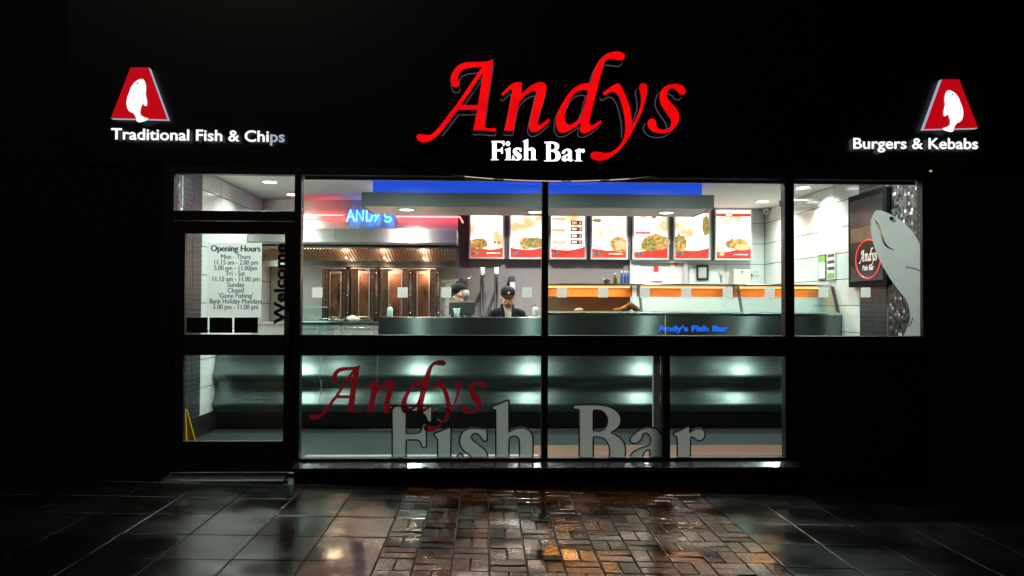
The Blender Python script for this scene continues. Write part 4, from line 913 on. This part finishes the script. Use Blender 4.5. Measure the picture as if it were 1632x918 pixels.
put('case', MB().prof([(4.72, az(453, 4.78, 1180)), (4.74, az(430, 4.78, 1180)), (4.79, az(429, 4.78, 1180)), (4.895, az(429, 4.78, 1180)), (4.895, az(453, 4.78, 1180))], xa, xb).mesh('c', .006), CREAM, td); B('lock', td, DARKST, xa+.11, xa+.13, 4.715, 4.728, az(434, 4.72, 1180), az(432, 4.72, 1180))
so_ = thing('power_socket', 'white double socket right of the towel dispenser', 'socket', at(1204, 435, 4.88)); note(so_, 'plate', 1199, 1209.5, 431, 439, 4.885, WHITEP)
for q in (1202, 1206.5): note(so_, 'switch', q, q+1.2, 432.5, 434.5, 4.882, DARKST)
B('plug', so_, DARKST, ax(1196, 4.87), ax(1199.5, 4.87), 4.86, 4.89, az(439.5, 4.87, 1197), az(437, 4.87, 1197))
for px, py, Y, lb in ((1221.5, 336, 4.7, 'small white camera in the back right ceiling corner'), (1247, 324, 3.0, 'dome camera on the right wall close to the window post')):
    p = at(px, py, Y); t = thing('security_camera', lb, 'camera', p, 'security cameras')
    put('body', MB().lathe((p.x, p.y, p.z-.05), [(.02, 0), (.035, .02), (.04, .06), (.045, .08)], 16).mesh('b'), WHITEP if Y > 4 else DARKST, t, smooth=True)
    put('lens', MB().ball((p.x-.02, p.y-.03, p.z-.02), .014, 10, 6).mesh('l'), BLACKP, t, smooth=True); B('bracket', t, WHITEP, p.x-.012, RW-.001, p.y-.012, p.y+.012, p.z+.031, p.z+.05)
# notices and poster screen on the right wall
def wy(px, X=RW-.02): return 1280*X/(px-773)-6.5
n1 = thing('green_notice', 'white notice with green header on the right wall', 'notice', (RW, 2.92, 1.8))
GRN = pmat('green_print', (.22, .5, .08), .6)
B('frame', n1, DARKST, RW-.012, RW-.0015, 2.82, 3.03, 1.685, 1.985); B('sheet', n1, PAPER, RW-.014, RW-.0122, 2.835, 3.015, 1.70, 1.895); B('green_header', n1, GRN, RW-.014, RW-.0122, 2.835, 3.015, 1.896, 1.97)
n2 = thing('grey_notice', 'steel framed grey striped notice on the right wall', 'notice', (RW, 2.66, 1.8))
B('frame', n2, ALU, RW-.016, RW-.0015, 2.55, 2.775, 1.68, 2.0)
for j in range(6): B('text_band', n2, DARKST if j % 2 else PAPER, RW-.018, RW-.0162, 2.575, 2.75, 1.755+.037*j, 1.789+.037*j)
B('green_footer', n2, GRN, RW-.018, RW-.0162, 2.575, 2.75, 1.70, 1.752)
MATTEB = pmat('matt_black', (.004, .004, .004), .7, spec=.1)
ps = thing('wall_screen', 'large black framed lit poster screen on the right wall behind the fish decal', 'screen', (RW, 1.7, 1.58))
Ya, Yb, Za, Zb = 1.29, 2.12, 1.575, 2.56
B('frame', ps, MATTEB, RW-.06, RW-.014, Ya, Yb, Za, Zb, .004); B('screen', ps, POSTER, RW-.064, RW-.0605, Ya+.06, Yb-.06, Za+.06, Zb-.06)
def wl_(me, yc, zc):      # XZ lettering -> right wall, facing -X
    me.transform(Matrix.Translation((RW-.066, yc, zc)) @ Matrix.Rotation(-math.pi/2, 4, 'Z')); return me
NR = emat('screen_red', (.9, .06, .05), .8); NW = emat('screen_white', (1, .85, .8), .7)
ring = MB().tube([(RW-.066, 1.66+.27*math.cos(a*.2618), 1.86+.2*math.sin(a*.2618)) for a in range(24)], .008, 6, True).mesh('r')
put('logo_ring', ring, NR, ps); 
g5 = [[[(((x-880)*.00092), (160-y)*.00105) for x, y in l] for l in G] for G in ANDYS]
for G in g5: put('logo_letter', wl_(fill(G, -.001, .001), 1.66, 1.89), NW, ps)
put('logo_caption', wl_(text('Fish Bar', .075, 0, 0, 0, .001, .001, 'CENTER'), 1.66, 1.745), NW, ps)
put('food_picture', MB().box(RW-.0655, RW-.0642, 1.36, 2.05, 2.05, 2.2).mesh('f'), pmat('dim_food_print', (.13, .06, .02), .4, var=.9, vscale=14), ps)
# floor things
ws = thing('wet_floor_sign', 'yellow folding wet floor sign just inside the door', 'sign', (-2.48, .75, 0))
for sg_ in (-1, 1):
    put('board', MB().add([(-2.89, .75+sg_*.13, 0), (-2.575, .75+sg_*.13, 0), (-2.645, .75+sg_*.012, .42), (-2.82, .75+sg_*.012, .42), (-2.89, .75+sg_*.145, 0), (-2.575, .75+sg_*.145, 0), (-2.645, .75+sg_*.027, .42), (-2.82, .75+sg_*.027, .42)], [(0, 1, 2, 3), (7, 6, 5, 4), (0, 4, 5, 1), (1, 5, 6, 2), (2, 6, 7, 3), (3, 7, 4, 0)]).mesh('b'), YEL, ws)
put('hinge', MB().tube([(-2.82, .75, .425), (-2.645, .75, .425)], .012, 8).mesh('h'), YEL, ws)
tag(B('floor_reflection', None, pmat('terracotta_reflection', (.18, .08, .052), .9, var=.15, vscale=30, bump=.5, bscale=200), .38, 3.2, .75, 1.3, .001, .012), 'painted terracotta reflection on the floor inside along the right windows', 'painted reflection')  # flat strip coloured as a warm reflection over the floor
tag(B('window_ledge', None, pmat('pale_ledge', (.4, .42, .42), .5, var=.1), -1.47, .45, .1, .24, .001, .12), 'low pale ledge inside under the left window', 'ledge')

# ================================================================== PEOPLE
def limb(mb, pts, rs):
    for (a, b), (ra, rb) in zip(zip(pts, pts[1:]), zip(rs, rs[1:])):
        a, b = Vector(a), Vector(b); n = 6
        mb.tube([a.lerp(b, i/n) for i in range(n+1)], [ra+(rb-ra)*i/n for i in range(n+1)], 12)
        mb.ball(a, ra, 12, 8); mb.ball(b, rb, 12, 8)
def hand(mb, w_, fwd, up, side):
    """palm and five bent fingers from the wrist w_"""
    fwd, up = Vector(fwd).normalized(), Vector(up).normalized(); rt = fwd.cross(up)*side
    pc = Vector(w_)+fwd*.05; R_ = Matrix((rt, fwd, up)).transposed()
    mb.ball(pc, (.04, .052, .018), 12, 8, R_)
    for k, (o_, ln) in enumerate(((-.03, .062), (-.010, .075), (.010, .07), (.03, .055))):
        b = pc+fwd*.045+rt*o_; m_ = b+fwd*ln*.5-up*.006; e_ = m_+fwd*ln*.4-up*.022
        limb(mb, [b, m_, e_], [.0095, .009, .0075])
    b = pc-fwd*.02-rt*.036; limb(mb, [b, b-rt*.025+fwd*.03, b-rt*.03+fwd*.06-up*.01], [.012, .010, .008])
def person(label, base, h, yaw, pitch, lean, arms, hair, visor_badge, name):
    """base: feet; yaw: 0 faces the street (-Y), positive turns towards +X; built in local space facing -Y"""
    s = h/1.7; mb = MB()
    hip, chest, neck = Vector((0, 0, .92)), Vector((0, -lean*.5, 1.25)), Vector((0, -lean*.85, 1.43))
    mb.ball(hip, (.17, .12, .14), 16, 10); mb.ball((0, -lean*.25, 1.08), (.155, .11, .17), 16, 10); mb.ball(chest, (.18, .12, .2), 16, 10)
    mb.ball(chest+Vector((0, .0, .1)), (.19, .10, .09), 16, 10)
    for sx in (-1, 1):
        limb(mb, [(sx*.085, 0, .9), (sx*.09, -.01, .5), (sx*.09, .02, .09)], [.09, .06, .043]); mb.ball((sx*.09, -.06, .04), (.045, .12, .04), 12, 8)
        sh = chest+Vector((sx*.17, .01, .085)); el, wr = arms[0 if sx < 0 else 1]
        limb(mb, [sh, el, wr], [.062, .047, .033]); d_ = (Vector(wr)-Vector(el)).normalized(); hand(mb, wr, d_, d_.cross(Vector((1, 0, 0))), sx)
    Rh = Matrix.Rotation(pitch, 3, 'X')
    hc_ = neck+Vector((0, -.035, .105))
    limb(mb, [neck-Vector((0, 0, .05)), hc_-Vector((0, -.01, .03))], [.058, .052])
    def hp(x, y, z): return hc_+Rh @ Vector((x, y, z))
    mb.ball(hp(0, .012, .03), (.083, .098, .1), 20, 14, Rh); mb.ball(hp(0, -.02, -.045), (.069, .072, .07), 16, 12, Rh); mb.ball(hp(0, -.055, -.085), (.028, .024, .02), 12, 8, Rh)
    mb.ball(hp(0, -.098, -.008), (.013, .017, .026), 10, 8, Rh); mb.ball(hp(0, -.106, -.022), (.016, .014, .012), 10, 8, Rh)
    for sx in (-1, 1): mb.ball(hp(sx*.08, .01, .0), (.012, .02, .032), 10, 8, Rh); mb.ball(hp(sx*.04, -.064, -.02), (.024, .02, .02), 10, 8, Rh)
    mb.ball(hp(0, -.088, -.055), (.026, .010, .010), 10, 6, Rh)
    me = mb.mesh('b'); o = bpy.data.objects.new('tmp', me); COL.objects.link(o)
    md_ = o.modifiers.new('r', 'REMESH'); md_.mode = 'VOXEL'; md_.voxel_size = .0075
    ms = o.modifiers.new('s', 'SMOOTH'); ms.iterations = 4; ms.factor = .5
    bm_ = bpy.data.meshes.new_from_object(o.evaluated_get(bpy.context.evaluated_depsgraph_get())); bpy.data.objects.remove(o)
    for m in (SKIN, CLOTH, SHIRT, TROUS, LIPS, EYES, BLACKP): bm_.materials.append(m)
    Ri = Rh.inverted()
    for p in bm_.polygons:
        p.use_smooth = True; cc = p.center; q = Ri @ (cc-hc_); wr_d = min((cc-Vector(a[1])).dot((Vector(a[1])-Vector(a[0])).normalized()) if (cc-Vector(a[1])).length < .25 else -9 for a in arms)
        mi = 1
        if cc.z < .1: mi = 6
        elif cc.z < .9: mi = 3
        if wr_d > .0 and cc.z > .4: mi = 0
        if cc.z > neck.z-.01 and (cc-hc_).length < .22: mi = 0
        if cc.z > chest.z+.02 and abs(cc.x) < .05-.02*max(0, (neck.z-cc.z)/.2) and cc.y < chest.y-.02 and cc.z < neck.z+.005: mi = 2
        if mi == 0 and q.y < -.03:
            for sx in (-1, 1):
                if abs(q.x-sx*.032) < .016 and abs(q.z-.012) < .008: mi = 5
                if abs(q.x-sx*.034) < .022 and abs(q.z-.034) < .005: mi = 5
            if abs(q.x) < .026 and abs(q.z+.055) < .007 and q.y < -.07: mi = 4
        p.material_index = mi
    root = thing(name, label, 'person', base)
    T = Matrix.Translation(Vector(base)) @ Matrix.Rotation(yaw, 4, 'Z') @ Matrix.Scale(s, 4)
    def pp(nm, m_, mat, par=root):
        m_.transform(T); return put(nm, m_, mat, par, smooth=True)
    pp('body', bm_, None)
    # cap: crown and peak
    cr = MB(); n = 24
    prf = [(1.0, 0), (1.02, .25), (.96, .55), (.78, .85), (.45, 1.02), (.12, 1.07)]
    for r_2, z_ in prf:
        for j in range(n):
            a = 2*math.pi*j/n; v = hp(.089*r_2*math.cos(a), .012+.105*r_2*math.sin(a), .052+.088*z_); cr.v.append(tuple(v))
    for i in range(len(prf)-1):
        for j in range(n): cr.f.append((i*n+j, i*n+(j+1) % n, (i+1)*n+(j+1) % n, (i+1)*n+j))
    cr.f.append(tuple((len(prf)-1)*n+j for j in range(n)))
    cap = pp('cap', cr.mesh('cap'), CLOTH)
    pk = MB(); m2 = 13; top = []; bot = []
    for i in range(m2):
        a = math.pi+math.pi*i/(m2-1); ca, sa = math.cos(a), math.sin(a)
        for rr in (0, 1):
            x_ = .088*ca*(1-.1*rr); y_2 = .012+.103*sa*(1+.62*rr*abs(sa)); z_ = .052-.018*rr+.006*abs(sa)-.012*rr*ca*ca
            top.append(tuple(hp(x_, y_2, z_))); bot.append(tuple(hp(x_, y_2, z_-.006)))
    N = len(top); F = []
    for i in range(m2-1):
        k = 2*i; F += [(k, k+1, k+3, k+2), (N+k+2, N+k+3, N+k+1, N+k), (k+1, N+k+1, N+k+3, k+3)]
    pk.add(top+bot, F); put('peak', (lambda q: (q.transform(T), q)[1])(pk.mesh('peak')), CLOTH, cap, smooth=True)
    if visor_badge:
        put('badge', (lambda q: (q.transform(T), q)[1])(MB().ball(hp(0, -.093, .082), (.02, .008, .02), 10, 6, Rh).mesh('bd')), RED, cap, smooth=True)
        put('badge_fish', (lambda q: (q.transform(T), q)[1])(MB().ball(hp(0, -.1, .08), (.007, .006, .016), 8, 6, Rh).mesh('bf')), PAPER, cap, smooth=True)
    hm = MB()
    if hair is HAIRG: hm.ball(hp(0, .11, -.005), (.045, .042, .05), 14, 10, Rh)
    hm.ball(hp(0, .045, .015), (.079, .075, .07), 16, 10, Rh)
    pp('hair', hm.mesh('hair'), hair)
    # open jacket collar
    for sx in (-1, 1):
        k_ = MB().tube([neck+Vector((sx*.012, .06, .02)), neck+Vector((sx*.07, .01, .01)), neck+Vector((sx*.075, -.06, -.06)), neck+Vector((sx*.03, -.115, -.19))], [.016, .022, .024, .01], 8)
        pp('jacket_collar', k_.mesh('col'), CLOTH)
    return root
bx_ = ax(808, 2.98)
person('worker in a black peaked cap and open black jacket facing the street behind the counter', (bx_, 3.04, 0), 1.61, math.radians(4), math.radians(13), .10,
       [((-.27, -.06, 1.1), (-.17, -.28, 1.02)), ((.27, -.06, 1.1), (.16, -.28, 1.02))], HAIRD, True, 'person')
person('worker in a black cap turned sideways to the left behind the till screen', (ax(739, 3.2), 3.2, 0), 1.65, math.radians(-74), math.radians(12), .05,
       [((-.24, -.02, 1.08), (-.16, -.26, 1.05)), ((.24, -.02, 1.08), (.15, -.26, 1.05))], HAIRG, False, 'person')
